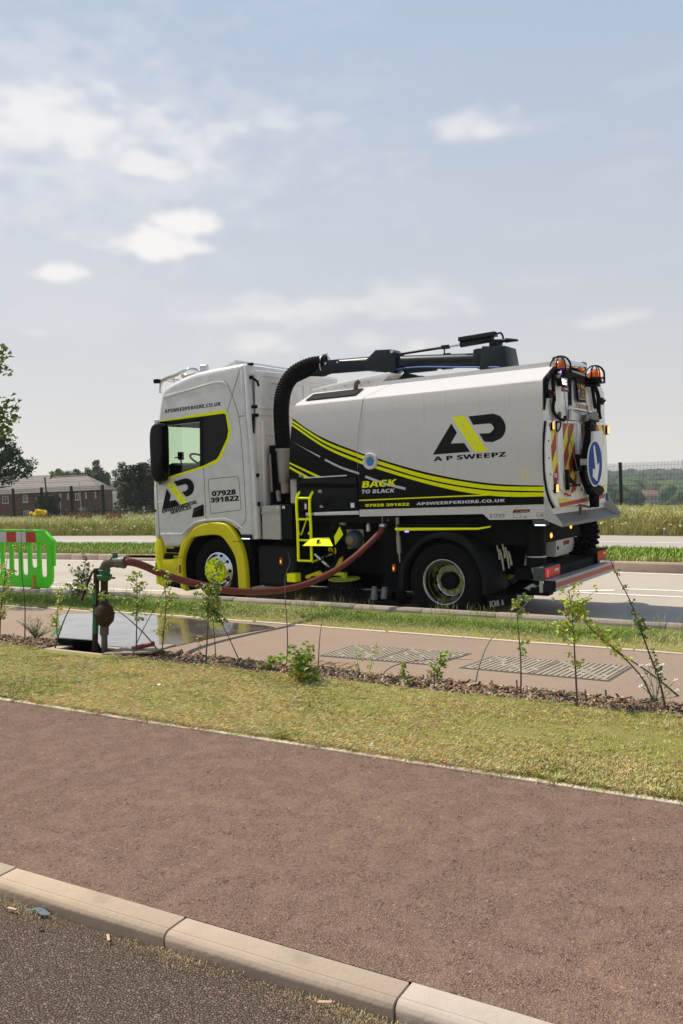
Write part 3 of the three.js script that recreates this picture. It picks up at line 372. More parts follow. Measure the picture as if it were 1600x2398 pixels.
// mirrors and arms
{
  const m = L('mirror', [ex(smooth([[-4.96, 2.66], [-4.91, 2.79], [-4.80, 2.83], [-4.73, 2.80], [-4.715, 2.5], [-4.73, 2.1], [-4.77, 1.93], [-4.86, 1.91], [-4.95, 2.02], [-4.965, 2.3]], 40, true), 1.30, 1.52, .045, [], 4)], MT.gloss);
  L('mirror_glass', [bb(-4.742, -4.735, 2.33, 2.72, 1.34, 1.49, .0), bb(-4.755, -4.748, 2.02, 2.26, 1.34, 1.49, 0)], M([.6, .68, .66], .03, { metalness: 1 }), m);
  L('mirror_arm', [tube([[-4.98, 2.86, 1.22], [-4.9, 2.84, 1.36], [-4.84, 2.82, 1.42]], .03), tube([[-5.0, 1.93, 1.22], [-4.92, 1.9, 1.34], [-4.85, 1.93, 1.42]], .04)], MT.gloss, m);
  L('kerb_mirror', box(.14, .2, .16, -5.08, 2.25, 1.25, .05), MT.gloss);
}
// yellow front wheel arch and bumper corner
const archO = [[-4.58, .22], [-4.63, .43], [-4.625, .69], [-4.56, .89], [-4.41, 1.07], [-4.25, 1.19], [-4.01, 1.26], [-3.72, 1.27], [-3.59, 1.235], [-3.39, 1.01], [-3.31, .83], [-3.27, .63], [-3.25, .27]];
const archI = [[-3.41, .26], [-3.425, .56], [-3.47, .77], [-3.62, .97], [-3.73, 1.06], [-3.86, 1.08], [-4.13, 1.06], [-4.33, 1.02], [-4.44, .89], [-4.53, .70], [-4.54, .44], [-4.48, .18]];
{
  const a = L('wheel_arch', ex([...smooth(archO, 50), ...smooth(archI, 50)], 1.19, Z + .03, .022, [], 4), MT.amberY);
  const mid = [[-4.61, .44], [-4.6, .7], [-4.53, .9], [-4.37, 1.075], [-4.22, 1.165], [-4.0, 1.205], [-3.72, 1.205], [-3.6, 1.17], [-3.45, 1.0]];
  L('arch_step', tube(mid.map(([x, y]) => [x, y, Z + .018]), .014, 60, 6), MT.amberY, a);
  L('arch_liner', ex([...smooth(archI, 40).reverse(), [-3.25, .3], [-3.25, 1.3], [-4.6, 1.25], [-4.6, .25]].map(p => p), .2, 1.185), MT.black, a);
  L('arch_joint', [rod([-4.635, .71, Z + .031], [-4.53, .715, Z + .031], .004, .004, 6), rod([-3.48, .985, Z + .031], [-3.33, .99, Z + .031], .004, .004, 6)], MT.black, a);
  L('side_reflector', box(.05, .13, .012, -4.585, .53, Z + .034, .005), M([.3, .06, .01], .3), a);
  const b = L('front_bumper', [ex([[-5.12, 1.01], [-5.16, .89], [-5.15, .3], [-5.1, .25], [-5.0, .22], [-4.97, .64], [-4.985, .86], [-5.03, 1.0]], -Z, Z, .03), ex([[-4.98, .855], [-4.60, .885], [-4.635, .7], [-4.63, .38], [-4.9, .42], [-4.98, .64]], .9, Z - .06, .01), ex([[-5.08, .66], [-4.62, .69], [-4.63, .40], [-4.99, .42]], .9, Z - .005, .015)], MT.amberY);
  L('bumper_apron', ex([[-5.1, .25], [-5.0, .24], [-4.57, .2], [-4.62, .40], [-5.02, .42]], .8, Z - .02, .02), MT.black, b);
  L('chevron', [ex([[-5.13, .64], [-5.06, .645], [-5.0, .44], [-5.09, .50]], Z + .001, Z + .005), ex([[-5.13, .37], [-5.08, .30], [-5.05, .25], [-5.13, .27]], Z + .001, Z + .005), ex([[-5.04, .38], [-4.99, .42], [-4.93, .24], [-5.0, .23]], Z - .019, Z + .001)], MT.limePrint, b);
  L('chevron', [ex([[-5.14, .62], [-5.09, .50], [-5.0, .44], [-5.04, .38], [-5.14, .42]], Z + .0, Z + .004)], MT.blackPrint, b);
  L('step_recess', [bb(-4.95, -4.66, .775, .84, Z - .1, Z - .055), bb(-4.78, -4.62, .8, .87, Z - .1, Z - .052), bb(-4.95, -4.8, .68, .73, Z - .06, Z + .002)], MT.black, b);
  L('step_tread', bb(-4.95, -4.64, .735, .765, .95, Z - .01, .01), MT.frame, b);
  L('headlamp', [ex([[-5.175, .86], [-5.13, .87], [-5.11, .62], [-5.16, .60]], .75, Z - .02, .02)], MP([.7, .7, .7], .1, { clearcoat: 1 }), b);
}
// wheels: tyre, rim, hub and nuts
const tyreProf = w => [[.292, -.02], [.30, .0], [.33, .012], [.40, .022], [.46, .012], [.498, -.012], [.512, -.035], [.519, -.06], [.519, -w + .06], [.512, -w + .035], [.498, -w + .012], [.46, -w - .01], [.33, -w], [.292, -w + .02]];
function wheel(name, x, z, w, rear) {
  const t = L(name, lathe(tyreProf(w), 'z', x, .519, z, 64), MT.rubber);
  const gr = []; for (const k of [.09, .15, .21]) gr.push(new THREE.TorusGeometry(.5195, .005, 6, 64).translate(x, .519, z - k)); L('tread_groove', gr, MT.black, t);
  L('sidewall_ring', [new THREE.TorusGeometry(.455, .004, 6, 64).translate(x, .519, z + .012), new THREE.TorusGeometry(.365, .003, 6, 64).translate(x, .519, z + .018)], MT.rubber, t);
  if (rear) {
    const r = L('rim', lathe([[.300, .002], [.308, .012], [.300, .022], [.288, .018], [.276, -.01], [.268, -.03], [.262, -.08], [.262, -.10], [.246, -.13], [.235, -.19], [.205, -.235], [.10, -.235], [.02, -.235]], 'z', x, .519, z, 64), M([.40, .39, .38], .16, { metalness: 1 }));
    const holes = [], nuts = [], tabs = [];
    for (let i = 0; i < 10; i++) { const a = i / 10 * 6.283 + .2; if (i % 1 === 0) holes.push(lathe([[0, 0], [.026, 0], [.026, -.01]], 'z', 0, 0, 0, 16).rotateX(-.0).applyMatrix4(new THREE.Matrix4().makeRotationFromQuaternion(new THREE.Quaternion().setFromUnitVectors(V(0, 0, 1), V(-Math.cos(a) * .8, -Math.sin(a) * .8, .6).normalize()))).translate(x + .223 * Math.cos(a), .519 + .223 * Math.sin(a), z - .205)); }
    for (let i = 0; i < 10; i++) { const a = i / 10 * 6.283 + .5, c = Math.cos(a), s = Math.sin(a); nuts.push(rod([x + .165 * c, .519 + .165 * s, z - .237], [x + .165 * c, .519 + .165 * s, z - .19], .017, .015, 6)); tabs.push(rod([x + .165 * c, .519 + .165 * s, z - .232], [x + .165 * c, .519 + .165 * s, z - .226], .021, .021, 12)); if (i % 3 === 1) { const a2 = a + .314; tabs.push(box(.05, .014, .006, 0, 0, 0, 0, 0, 0, a2 + 1.57).translate(x + .165 * Math.cos(a2), .519 + .165 * Math.sin(a2), z - .228)); } }
    L('vent_hole', holes, MT.black, r); L('hub', [lathe([[.200, -.236], [.200, -.225], [.125, -.222]], 'z', x, .519, z, 48)], M([.34, .32, .28], .5, { metalness: .5 }), r);
    L('hub_cap', lathe([[.12, -.235], [.12, -.14], [.105, -.115], [0, -.11]], 'z', x, .519, z, 40), MT.black, r);
    for (const g of nuts) L('wheel_nut', g, MT.brass, r); L('nut_indicator', tabs, M([.24, .20, .09], .6), r);
  } else {
    const r = L('rim', lathe([[.288, -.02], [.285, .004], [.275, .012], [.262, .006], [.235, .03], [.205, .055], [.17, .06]], 'z', x, .519, z, 64), MT.chrome);
    const holes = []; for (let i = 0; i < 10; i++) { const a = i / 10 * 6.283; holes.push(lathe([[0, .002], [.024, 0], [.026, -.004]], 'z', 0, 0, 0, 16).applyMatrix4(new THREE.Matrix4().makeRotationFromQuaternion(new THREE.Quaternion().setFromUnitVectors(V(0, 0, 1), V(Math.cos(a) * .6, Math.sin(a) * .6, .8).normalize()))).translate(x + .243 * Math.cos(a), .519 + .243 * Math.sin(a), z + .030)); }
    L('vent_hole', holes, MT.black, r);
    L('hub', lathe([[.195, .05], [.195, .10], [.188, .112], [.125, .118], [.118, .125], [.10, .14], [.0, .145]], 'z', x, .519, z, 48), MT.lime, r);
    for (let i = 0; i < 10; i++) { const a = i / 10 * 6.283 + .3; L('wheel_nut', lathe([[.023, .11], [.022, .14], [.012, .15], [0, .152]], 'z', x + .157 * Math.cos(a), .519 + .157 * Math.sin(a), z, 12), M([.42, .62, .03], .5), r); }
  }
  return t;
}
wheel('front_wheel', -3.905, 1.15, .3, false); wheel('front_wheel', -3.905, -.85, .3, false);
wheel('rear_wheel', 0, 1.21, .3, true); wheel('rear_wheel', 0, .86, .3, false); wheel('rear_wheel', 0, -.88, .3, false);

// hopper and engine canopy: one section swept along x, with printed livery
const livery = (() => {
  const W = 2048, H = 1024, cv = document.createElement('canvas'); cv.width = W; cv.height = H; const g = cv.getContext('2d');
  const X = x => (x + 2.5) / 4 * W, Y = y => H - (y - 1.2) / 2 * H, LX = s => s / 4 * W;
  const path = pts => { g.beginPath(); pts.forEach(([x, y], i) => i ? g.lineTo(X(x), Y(y)) : g.moveTo(X(x), Y(y))); };
  const fill = (pts, c) => { path(pts); g.closePath(); g.fillStyle = c; g.fill(); };
  g.fillStyle = '#dcd8d5'; g.fillRect(0, 0, W, H);
  const ext = pts => [[-2.5, pts[0][1] + .08], ...pts, [1.5, pts[pts.length - 1][1]]];
  const top = ext([[-2.33, 2.78], [-2.08, 2.625], [-1.78, 2.47], [-1.25, 2.27], [-.91, 2.16], [-.28, 1.985], [.23, 1.875], [.71, 1.805], [1.05, 1.78], [1.39, 1.77]]);
  const S = p => smooth(p, 120);
  fill([...S(top), [1.5, 1.543], [-2.5, 1.438]], '#050608');
  const band = (a, b, c) => fill([...S(ext(a)), ...S(ext(b)).reverse()], c);
  const Yl = '#fbff00';
  band([[-2.33, 2.75], [-1.78, 2.44], [-1.25, 2.245], [-.91, 2.135], [-.28, 1.955], [.23, 1.85], [.71, 1.78], [1.05, 1.76], [1.39, 1.755]], [[-2.335, 2.72], [-1.78, 2.402], [-1.25, 2.195], [-.91, 2.085], [-.28, 1.90], [.22, 1.795], [.7, 1.73], [1.05, 1.71], [1.39, 1.70]], Yl);
  band([[-2.34, 2.705], [-1.78, 2.375], [-1.25, 2.165], [-.91, 2.06], [-.28, 1.88], [.22, 1.775], [.7, 1.71], [1.05, 1.69], [1.39, 1.685]], [[-2.345, 2.675], [-1.785, 2.34], [-1.25, 2.12], [-.91, 2.015], [-.28, 1.835], [.22, 1.72], [.7, 1.65], [1.05, 1.632], [1.39, 1.635]], Yl);
  fill([[-2.45, 2.18], [-2.4, 2.155], [-1.8, 1.91], [-1.9, 1.91], [-2.45, 2.15]], Yl); fill([[-2.45, 2.125], [-2.41, 2.10], [-2.0, 1.9], [-2.1, 1.9], [-2.45, 2.085]], Yl);
  const dash = (pts, w) => { path(S(pts)); g.strokeStyle = '#cfcfdc'; g.lineWidth = LX(w); g.stroke(); };
  fill([[-2.37, 2.465], [-2.1, 2.335], [-1.865, 2.228], [-1.87, 2.205], [-2.1, 2.325]], '#cfcfdc');
  dash([[-1.79, 2.175], [-1.53, 2.06], [-1.225, 1.965]], .03); dash([[-1.13, 1.925], [-.81, 1.82], [-.51, 1.75]], .035);
  path([[-1.26, 1.598], [.2, 1.645], [.72, 1.66]]); g.strokeStyle = Yl; g.lineWidth = LX(.017); g.stroke();
  const words = (s, x0, y0, x1, y1, h, c, style, lean = 0) => { g.save(); g.font = style + ' 100px sans-serif'; const w = g.measureText(s).width, dx = X(x1) - X(x0), dy = Y(y1) - Y(y0), k = Math.hypot(dx, dy) / w, v = LX(h) / 72; const a = Math.atan2(dy, dx); g.translate(X(x0), Y(y0)); g.rotate(a); g.transform(k, 0, -lean * v, v, 0, 0); g.fillStyle = c; g.fillText(s, 0, 0); g.lineWidth = 4; g.strokeStyle = c; g.strokeText(s, 0, 0); g.restore(); };
  words('BACK', -1.205, 1.772, -.665, 1.795, .085, Yl, 'bold', .28); words('TO BLACK', -1.205, 1.692, -.69, 1.705, .05, '#d8d8e2', 'bold', .28);
  words('07928 391822', -1.15, 1.51, -.46, 1.528, .036, Yl, 'bold'); words('APSWEERPERHIRE.CO.UK', -.35, 1.532, .89, 1.572, .036, '#dcdce4', 'bold');
  words('A P SWEEPZ', -.075, 2.105, .925, 2.137, .056, '#070a0c', 'bold');
  fill([[.18, 2.58], [.26, 2.46], [.17, 2.325], [.36, 2.325], [.44, 2.21], [-.09, 2.19]], '#070a0c');
  fill([[.42, 2.66], ...smooth([[.76, 2.675], [.86, 2.63], [.925, 2.5], [.88, 2.38], [.75, 2.32]], 20), [.635, 2.33], [.565, 2.435], [.70, 2.435], ...smooth([[.72, 2.44], [.765, 2.49], [.73, 2.548], [.69, 2.555]], 10), [.485, 2.548]], '#070a0c');
  fill([[.19, 2.66], [.36, 2.67], [.68, 2.21], [.50, 2.21]], Yl);
  const ys = [[.19, 2.66], [.36, 2.67], [.68, 2.21], [.50, 2.21]], q = (u, v) => [lerp(lerp(ys[0][0], ys[1][0], u), lerp(ys[3][0], ys[2][0], u), v), lerp(lerp(ys[0][1], ys[1][1], u), lerp(ys[3][1], ys[2][1], u), v)];
  for (const v of [.13, .41, .69]) fill([q(.42, v), q(.55, v), q(.55, v + .13), q(.42, v + .13)], '#d8d6d4');
  { const r = RNG(77); for (let i = 0; i < 170; i++) { const x = -2.4 + 3.8 * r(), y = 1.45 + 1.5 * Math.pow(r(), 1.6), h = .08 + .35 * r(); const gr = g.createLinearGradient(0, Y(y + h), 0, Y(y)); gr.addColorStop(0, 'rgba(120,105,88,0)'); gr.addColorStop(1, `rgba(120,105,88,${.03 + .07 * r()})`); g.fillStyle = gr; g.fillRect(X(x), Y(y + h), 2 + 10 * r(), LX(h)); } for (let i = 0; i < 260; i++) { g.fillStyle = `rgba(${r() < .5 ? '70,60,50' : '190,175,150'},${.05 + .12 * r()})`; g.beginPath(); g.arc(X(-2.4 + 3.8 * r()), Y(1.4 + 1.0 * r() * r()), 1 + 3 * r(), 0, 7); g.fill(); } }
  // notes on the sill
  g.fillStyle = '#8b8580'; for (let i = 0; i < 9; i++) g.fillRect(X(-1.15 + i * .28), Y(1.466 + i * .0075), 12, 3);
  g.fillStyle = '#c4c0bb'; g.fillRect(X(.62), Y(1.5), 4, 30);
  words('STOCK', .735, 1.385, .89, 1.388, .035, '#55585c', ''); words('SWEEPERS', .755, 1.365, .88, 1.367, .012, '#8a8a8a', '');
  for (const [c, k] of [['#c8462c', 0], ['#d9a02b', 1], ['#3c5a9a', 2]]) { g.fillStyle = c; g.fillRect(X(.685), Y(1.42 - k * .017), LX(.035), LX(.011)); }
  fill([[.985, 1.435], [1.01, 1.475], [1.225, 1.478], [1.2, 1.44]], '#5c1712'); words('RT', 1.02, 1.447, 1.075, 1.449, .02, '#c96a58', 'bold', .2); words('Power Suction', 1.085, 1.449, 1.195, 1.451, .013, '#d8cfc9', 'bold');
  g.strokeStyle = '#55524e'; g.lineWidth = 2; g.strokeRect(X(1.0), Y(1.425), LX(.1), LX(.05)); g.strokeRect(X(1.30), Y(1.435), LX(.085), LX(.05)); fill([[1.31, 1.395], [1.326, 1.425], [1.342, 1.395]], '#d9a52a'); g.fillStyle = '#6b6762'; g.fillRect(X(1.35), Y(1.42), 14, 10); g.fillRect(X(1.13), Y(1.39), 24, 3); g.fillRect(X(1.13), Y(1.38), 24, 3);
  g.fillStyle = '#e5e39c66'; g.fillRect(X(1.12), Y(2.0), LX(.1), LX(.16)); g.fillStyle = '#c9c2a6'; g.fillRect(X(.97), Y(3.035), LX(.34), 3); g.fillRect(X(.97), Y(3.02), LX(.34), 3);
  const t = new THREE.CanvasTexture(cv); t.colorSpace = THREE.SRGBColorSpace; t.anisotropy = 16; return t;
})();
const mLiv = MP([.88, .86, .845], .38, { map: livery, specularIntensity: .28, clearcoat: .10, clearcoatRoughness: .06 });
const rake = x => .023 * x;
const I1D = (T, y) => { let i = 0; while (i < T.length - 2 && y > T[i + 1][0]) i++; return lerp(T[i][1], T[i + 1][1], clamp((y - T[i][0]) / (T[i + 1][0] - T[i][0]))); };
function bodyLoft(prof, xa, xb, nx = 40) { // prof [z,y]; xa/xb functions of y; closed round the section with end caps
  const P = [], U = [], I = [], n = prof.length; const pt = (x, y, z) => { P.push(x, y + rake(x), z); U.push((x + 2.5) / 4, (y + rake(x) - 1.2) / 2); };
  for (let i = 0; i <= nx; i++) for (const [z, y] of prof) pt(lerp(xa(y), xb(y), i / nx), y, z);
  for (let i = 0; i < nx; i++) for (let j = 0; j < n; j++) { const a = i * n + j, b = i * n + (j + 1) % n; I.push(a, a + n, b, b, a + n, b + n); }
  const g = new THREE.BufferGeometry(); g.setAttribute('position', new THREE.Float32BufferAttribute(P, 3)); g.setAttribute('uv', new THREE.Float32BufferAttribute(U, 2)); g.setIndex(I);
  let out = toCreasedNormals(g, .25); const caps = [];
  for (const f of [xa, xb]) { const tri = THREE.ShapeUtils.triangulateShape(prof.map(p => new THREE.Vector2(...p)), []); const q = []; for (const t of tri) for (const k of t) { const [z, y] = prof[k]; const x = f(y); q.push(x, y + rake(x), z); } const c = new THREE.BufferGeometry(); c.setAttribute('position', new THREE.Float32BufferAttribute(q, 3)); c.setAttribute('uv', new THREE.Float32BufferAttribute(new Float32Array(q.length / 3 * 2).fill(.999), 2)); c.computeVertexNormals(); caps.push(c); }
  return flat([out, ...caps]);
}
const halfSide = yb => [[1.268, yb], ...Array.from({ length: 9 }, (_, i) => { const t = i / 8, y = lerp(Math.max(yb + .03, 1.5), 2.99, t); return [1.268 + .024 * Math.sin(t * Math.PI), y]; }), [1.262, 3.012], [1.25, 3.03], [1.23, 3.045], [.90, 3.205], [.87, 3.218], [.84, 3.222]];
const section = yb => { const h = halfSide(yb); return [...h, ...h.map(([z, y]) => [-z, y]).reverse()]; };
{
  const gapX = y => I1D([[1.4, -1.25], [2.26, -1.25], [2.65, -1.21], [3.03, -1.145], [3.2, -.93]], y);
  const frontX = y => I1D([[1.87, -2.44], [2.2, -2.41], [2.76, -2.35], [2.99, -2.30], [3.2, -2.26]], y);
  const hop = L('hopper', bodyLoft(section(1.405), y => gapX(y) + .006, () => 1.395), mLiv);
  const can = L('engine_canopy', bodyLoft(section(1.965), frontX, y => gapX(y) - .006), mLiv);
  L('gap_seal', bodyLoft(section(1.96).map(([z, y]) => [z * .985, 1.3 + (y - 1.3) * .992]), y => gapX(y) - .03, y => gapX(y) + .03, 2), MT.black, can);
  L('sill_panel', [ex([[.58, 1.43], [.68, 1.345], [1.40, 1.362], [1.40, 1.45]], 1.2, Z - .001)], mLiv, hop);
  { const s = hop.children[hop.children.length - 1].geometry, p = s.attributes.position, u = s.attributes.uv; for (let i = 0; i < p.count; i++) u.setXY(i, (p.getX(i) + 2.5) / 4, (p.getY(i) - 1.2) / 2); }
  L('roof_flange', [ex([[-1.15, 3.17], [1.41, 3.25], [1.41, 3.31], [-1.15, 3.245]], .845, .86), ex([[-1.15, 3.17], [1.41, 3.25], [1.41, 3.31], [-1.15, 3.245]], -.86, -.845)], MT.roofWhite, hop);
  L('roof_panel', ex([[-1.14, 3.19], [1.40, 3.262], [1.40, 3.272], [-1.14, 3.21]], -.84, .84), MT.roofWhite, hop);
  // filler porthole
  const ph = L('porthole', lathe([[.0, .012], [.064, .012], [.066, .03], [.104, .045], [.112, .03], [.112, -.02]], 'z', -1.035, 2.13, Z + .015, 36), M([.62, .61, .60], .5), hop);
  L('porthole_cap', lathe([[0, .025], [.05, .025], [.062, .012]], 'z', -1.035, 2.13, Z + .015, 24), M([.05, .22, .42], .5), ph);
  L('latch', box(.03, .035, .012, -1.035, 1.985, Z + .012, .004), MT.whitePrint, ph);
  // canopy hatch on the roof
  L('roof_hatch', ex([[-2.28, 3.145], [-2.29, 3.225], [-1.9, 3.275], [-1.0, 3.37], [-.95, 3.36], [-1.14, 3.20]], -.82, .85, .012), MT.roofWhite, can);
  L('air_slot', exr([[1.17, 3.062], [.96, 3.165], [.97, 3.17], [1.18, 3.067]], 0, .84, 0).applyMatrix4(new THREE.Matrix4().set(1, 0, 0, -2.17, .03, 1, 0, -.0, 0, 0, 1, 0, 0, 0, 0, 1)).translate(0, -.03, .004), MT.black, can);
  L('exhaust_stub', [tube([[-1.47, 3.05, .97], [-1.45, 3.15, .97], [-1.44, 3.24, .96], [-1.40, 3.27, .95]], .035)], MT.rust, can);
  L('roof_bracket', [ex([[-1.13, 3.24], [-.92, 3.39], [-.62, 3.29], [-.7, 3.24]], .2, .5), ex([[-1.13, 3.24], [-.92, 3.39], [-.62, 3.29], [-.7, 3.24]], -.3, 0)], M([.05, .045, .04], .7), hop);
  L('hatch_bolt', [-2.05, -1.7, -1.3].map(x => rod([x, 3.2 + (x + 2.2) * .06, .85], [x, 3.2 + (x + 2.2) * .06, .86], .012)), MT.grey, can);
  // side locker under the canopy
  const lk = L('side_locker', bb(-2.33, -1.28, 1.44, 1.955, .3, 1.235, .012), M([.017, .019, .021], .42));
  L('locker_door', ex([[-2.25, 1.475], [-1.30, 1.475], [-1.29, 1.77], [-2.27, 1.76]], 1.235, 1.252, .006), M([.02, .023, .025], .4), lk);
  L('locker_lid', ex([[-2.33, 1.80], [-1.27, 1.79], [-1.30, 1.92], [-2.15, 1.93]], 1.22, 1.262, .012), MT.gloss, lk);
  L('light_strip', rod([-2.17, 1.925, 1.268], [-1.44, 1.945, 1.268], .008, .008, 8), M([.8, .8, .8], .4), lk);
  L('door_latch', [box(.09, .045, .03, -1.82, 1.55, 1.262, .012, 0, 0, .3), box(.05, .05, .02, -1.86, 1.56, 1.262, .01), rod([-1.80, 1.58, 1.26], [-1.76, 1.63, 1.26], .012)], MT.black, lk);
  L('sticker', [box(.055, .042, .003, -1.905, 1.73, 1.2545), box(.055, .035, .003, -1.885, 1.515, 1.2545)], M([.38, .34, .28], .7), lk);
  L('sticker', [box(.06, .065, .003, -1.365, 1.53, 1.2545)], MT.whitePrint, lk); L('sticker', [box(.03, .075, .003, -2.16, 1.515, 1.2545), box(.03, .035, .003, -2.2, 1.955, 1.2745)], MT.whitePrint, lk);
  L('sticker', [box(.03, .02, .003, -2.16, 1.565, 1.2545)], MT.red, lk); L('sticker', [box(.022, .03, .003, -2.235, 1.955, 1.2745)], M([.7, .5, .05], .6), lk); L('sticker', [lathe([[0, .001], [.014, .001], [.014, 0]], 'z', -2.2, 1.956, 1.277, 16)], MT.blue, lk);
  L('locker_strip', [ex([[-2.02, 1.385], [-1.265, 1.402], [-1.265, 1.455], [-2.02, 1.43]], 1.2, 1.256, .004), ex([[-2.16, 1.385], [-2.05, 1.387], [-2.05, 1.425], [-2.16, 1.425]], 1.2, 1.256, .004)], MT.white, lk);
  L('bracket_plate', ex([[-2.46, 1.56], [-2.36, 1.56], [-2.335, 1.62], [-2.34, 1.9], [-2.46, 1.9]], 1.18, 1.2, .004), MT.dull, lk);
}
// chassis and everything slung under the body
{
  const ch = L('chassis', [bb(-4.6, .68, .78, 1.02, .32, .42), bb(-4.6, .68, .78, 1.02, -.42, -.32), bb(-3.2, -2.42, .42, 1.9, -1.1, .78), bb(-2.42, 1.1, 1.0, 1.40, -1.2, .95), bb(-2.4, -.7, .5, 1.3, -.9, .45), bb(.45, .85, .55, 1.25, -.9, .35), bb(-4.4, .3, .02, 1.0, -1.24, -1.14), bb(-2.4, -1.0, .1, .5, -1.1, -.6), bb(-1.2, -.7, .3, 1.25, -1.1, .75), bb(-3.15, -.75, 1.28, 1.44, -1.2, 1.14)], MT.frame);  // rails, plus added blocks and far skirt to shut out light from behind
  L('axle', [rod([0, .519, -1.1], [0, .519, 1], .11), rod([-3.905, .519, -1], [-3.905, .519, 1], .08), lathe([[0, .22], [.18, .16], [.24, 0], [.18, -.16], [0, -.22]], 'z', 0, .519, 0, 24)], MT.frame, ch);
  L('tank', bb(-3.16, -2.46, .32, .92, .3, 1.14, .06), M([.035, .036, .038], .5), ch);
  L('air_cylinder', [rod([-3.1, .42, 1.0], [-2.5, .42, 1.0], .13, .13, 24)], MT.dark, ch);
  const bx = L('battery_box', [box(.34, .5, .5, -2.825, 1.275, .96, .015)], MT.dull);
  L('box_lid', [ex([[-3.0, 1.40], [-2.66, 1.405], [-2.66, 1.445], [-3.0, 1.44]], 1.205, 1.218, .004)], MT.grey, bx);
  L('label', [box(.028, .035, .003, -2.69, 1.50, 1.2125), box(.05, .04, .003, -2.60, 1.50, 1.19)], MT.whitePrint, bx);
  L('box_side', bb(-2.652, -2.45, 1.03, 1.53, .72, 1.19, .01), MT.dark, bx);
  for (const [x, y] of [[-2.66, .705], [-.755, .675]]) { const s = L('side_lamp', box(.045, .1, .03, x, y, 1.2, .006), M([.55, .09, .01], .3)); L('bulb', box(.012, .035, .006, x, y - .003, 1.216), MT.glowA, s); }
  // ladder
  const rail = x => tube([[x + .075, 1.765, 1.17], [x + .03, 1.72, 1.24], [x, 1.64, 1.27], [x, 1.2, 1.27], [x, .725, 1.27]], .021, 40, 10);
  const ld = L('ladder', [rail(-2.295), rail(-2.065)], MT.lime);
  for (const y of [1.635, 1.332, 1.03, .735]) L('rung', rod([-2.295, y, 1.27], [-2.065, y, 1.27], .016), MT.lime, ld);
  L('ladder_stay', [rod([-2.26, 1.1, 1.24], [-2.18, 1.37, 1.18], .01)], MT.lime, ld);
  L('rail_clip', [box(.03, .04, .03, -2.085, 1.13, 1.285, .006), box(.03, .03, .03, -2.265, 1.12, 1.28, .006)], MT.amberY, ld);
  // folding yellow cover
  const sp = L('folding_cover', ex([[0, 0], [.515, .01], [.40, .145], [.10, .13]], 0, .006).rotateX(-.6).translate(-2.15, .955, 1.36), MT.lime);
  L('cover_flap', ex([[-1.64, .975], [-1.655, 1.09], [-1.56, 1.235], [-1.505, 1.125]], 1.29, 1.297), MT.lime, sp);
  L('cover_latch', [box(.03, .035, .02, -1.905, 1.03, 1.33, .006), rod([-1.92, 1.0, 1.345], [-1.88, 1.05, 1.33], .009), box(.04, .015, .02, -1.94, 1.098, 1.27, .004), box(.04, .015, .02, -1.73, 1.104, 1.27, .004)], MT.black, sp);
  L('step_block', [box(.155, .125, .14, -2.445, .475, 1.19, .008)], MT.lime);
  // sweeping brush and arms
  const br = L('brush_disc', [lathe([[0, .012], [.22, .0], [.235, -.012], [.22, -.018], [0, -.01]], 'y', 0, 0, 0, 40).rotateX(.05).translate(-1.69, .475, 1.0)], M([.42, .43, .02], .6));
  { const r = RNG(61), P = []; for (let i = 0; i < 700; i++) { const a = r() * 6.283, q = .1 + .12 * Math.sqrt(r()), c = Math.cos(a), s = Math.sin(a), o = .11 + .08 * r(), w = .003; const x0 = -1.69 + q * c, z0 = 1.0 + q * s, x1 = -1.69 + (q + o) * c, z1 = 1.0 + (q + o) * s; P.push(x0 - s * w, .47, z0 + c * w, x0 + s * w, .47, z0 - c * w, x1, .07 + .1 * r(), z1); } const g = new THREE.BufferGeometry(); g.setAttribute('position', new THREE.Float32BufferAttribute(P, 3)); g.computeVertexNormals(); const b = L('bristles', g, M([.035, .03, .027], .8, { side: THREE.DoubleSide }), br); b.userData.kind = 'stuff'; }
  L('brush_motor', [box(.20, .045, .1, -1.76, .535, 1.0, .008), rod([-1.69, .48, 1.0], [-1.69, .55, 1.0], .045)], M([.55, .56, .02], .6), br);
  L('brush_guard', [ex([[-1.95, .435], [-1.72, .49], [-1.75, .51], [-1.9, .47]], .9, .92)], MT.dull, br);
  const am = L('brush_arm', [rod([-2.35, .46, 1.0], [-2.1, .545, 1.0], .03), rod([-2.28, .68, .95], [-1.92, .82, .95], .014), tube([[-1.96, .85, .95], [-1.98, .88, .95], [-1.95, .90, .95], [-1.9, .83, .95], [-1.88, .81, .95], [-1.86, .86, .95], [-1.88, .9, .95]], .011), ex([[-2.17, .485], [-2.02, .53], [-2.0, .565], [-2.15, .525]], .98, 1.02), ex([[-1.82, .74], [-1.76, .78], [-1.8, .6], [-1.9, .53], [-1.95, .52]], .9, .93)], MT.amberY);
  L('hydraulic_ram', [rod([-2.22, .8, .95], [-2.0, .65, .97], .032), rod([-2.0, .65, .97], [-1.86, .56, .98], .014)], MT.chrome, am);
  L('hose', [tube([[-2.25, .55, .95], [-2.05, .75, 1.0], [-1.86, .84, 1.02], [-1.85, .7, 1.0], [-2.05, .54, 1.02]], .014), tube([[-2.4, .45, 1.05], [-2.48, .6, 1.05], [-2.4, .68, 1.0], [-2.28, .69, .95]], .007), tube([[-2.25, .48, 1.02], [-2.1, .44, 1.05], [-1.95, .55, 1.05], [-1.8, .72, 1.0]], .012)], MT.black, am);
  L('bolt', [box(.015, .015, .05, -2.11, .53, 1.0), box(.015, .015, .05, -2.05, .545, 1.0)], MT.black, am);
  const fl = L('filter_plate', ex([[-1.645, 1.172], [-1.365, 1.178], [-1.36, .902], [-1.63, .898]], .97, .985, .004), M([.30, .27, .20], .6));
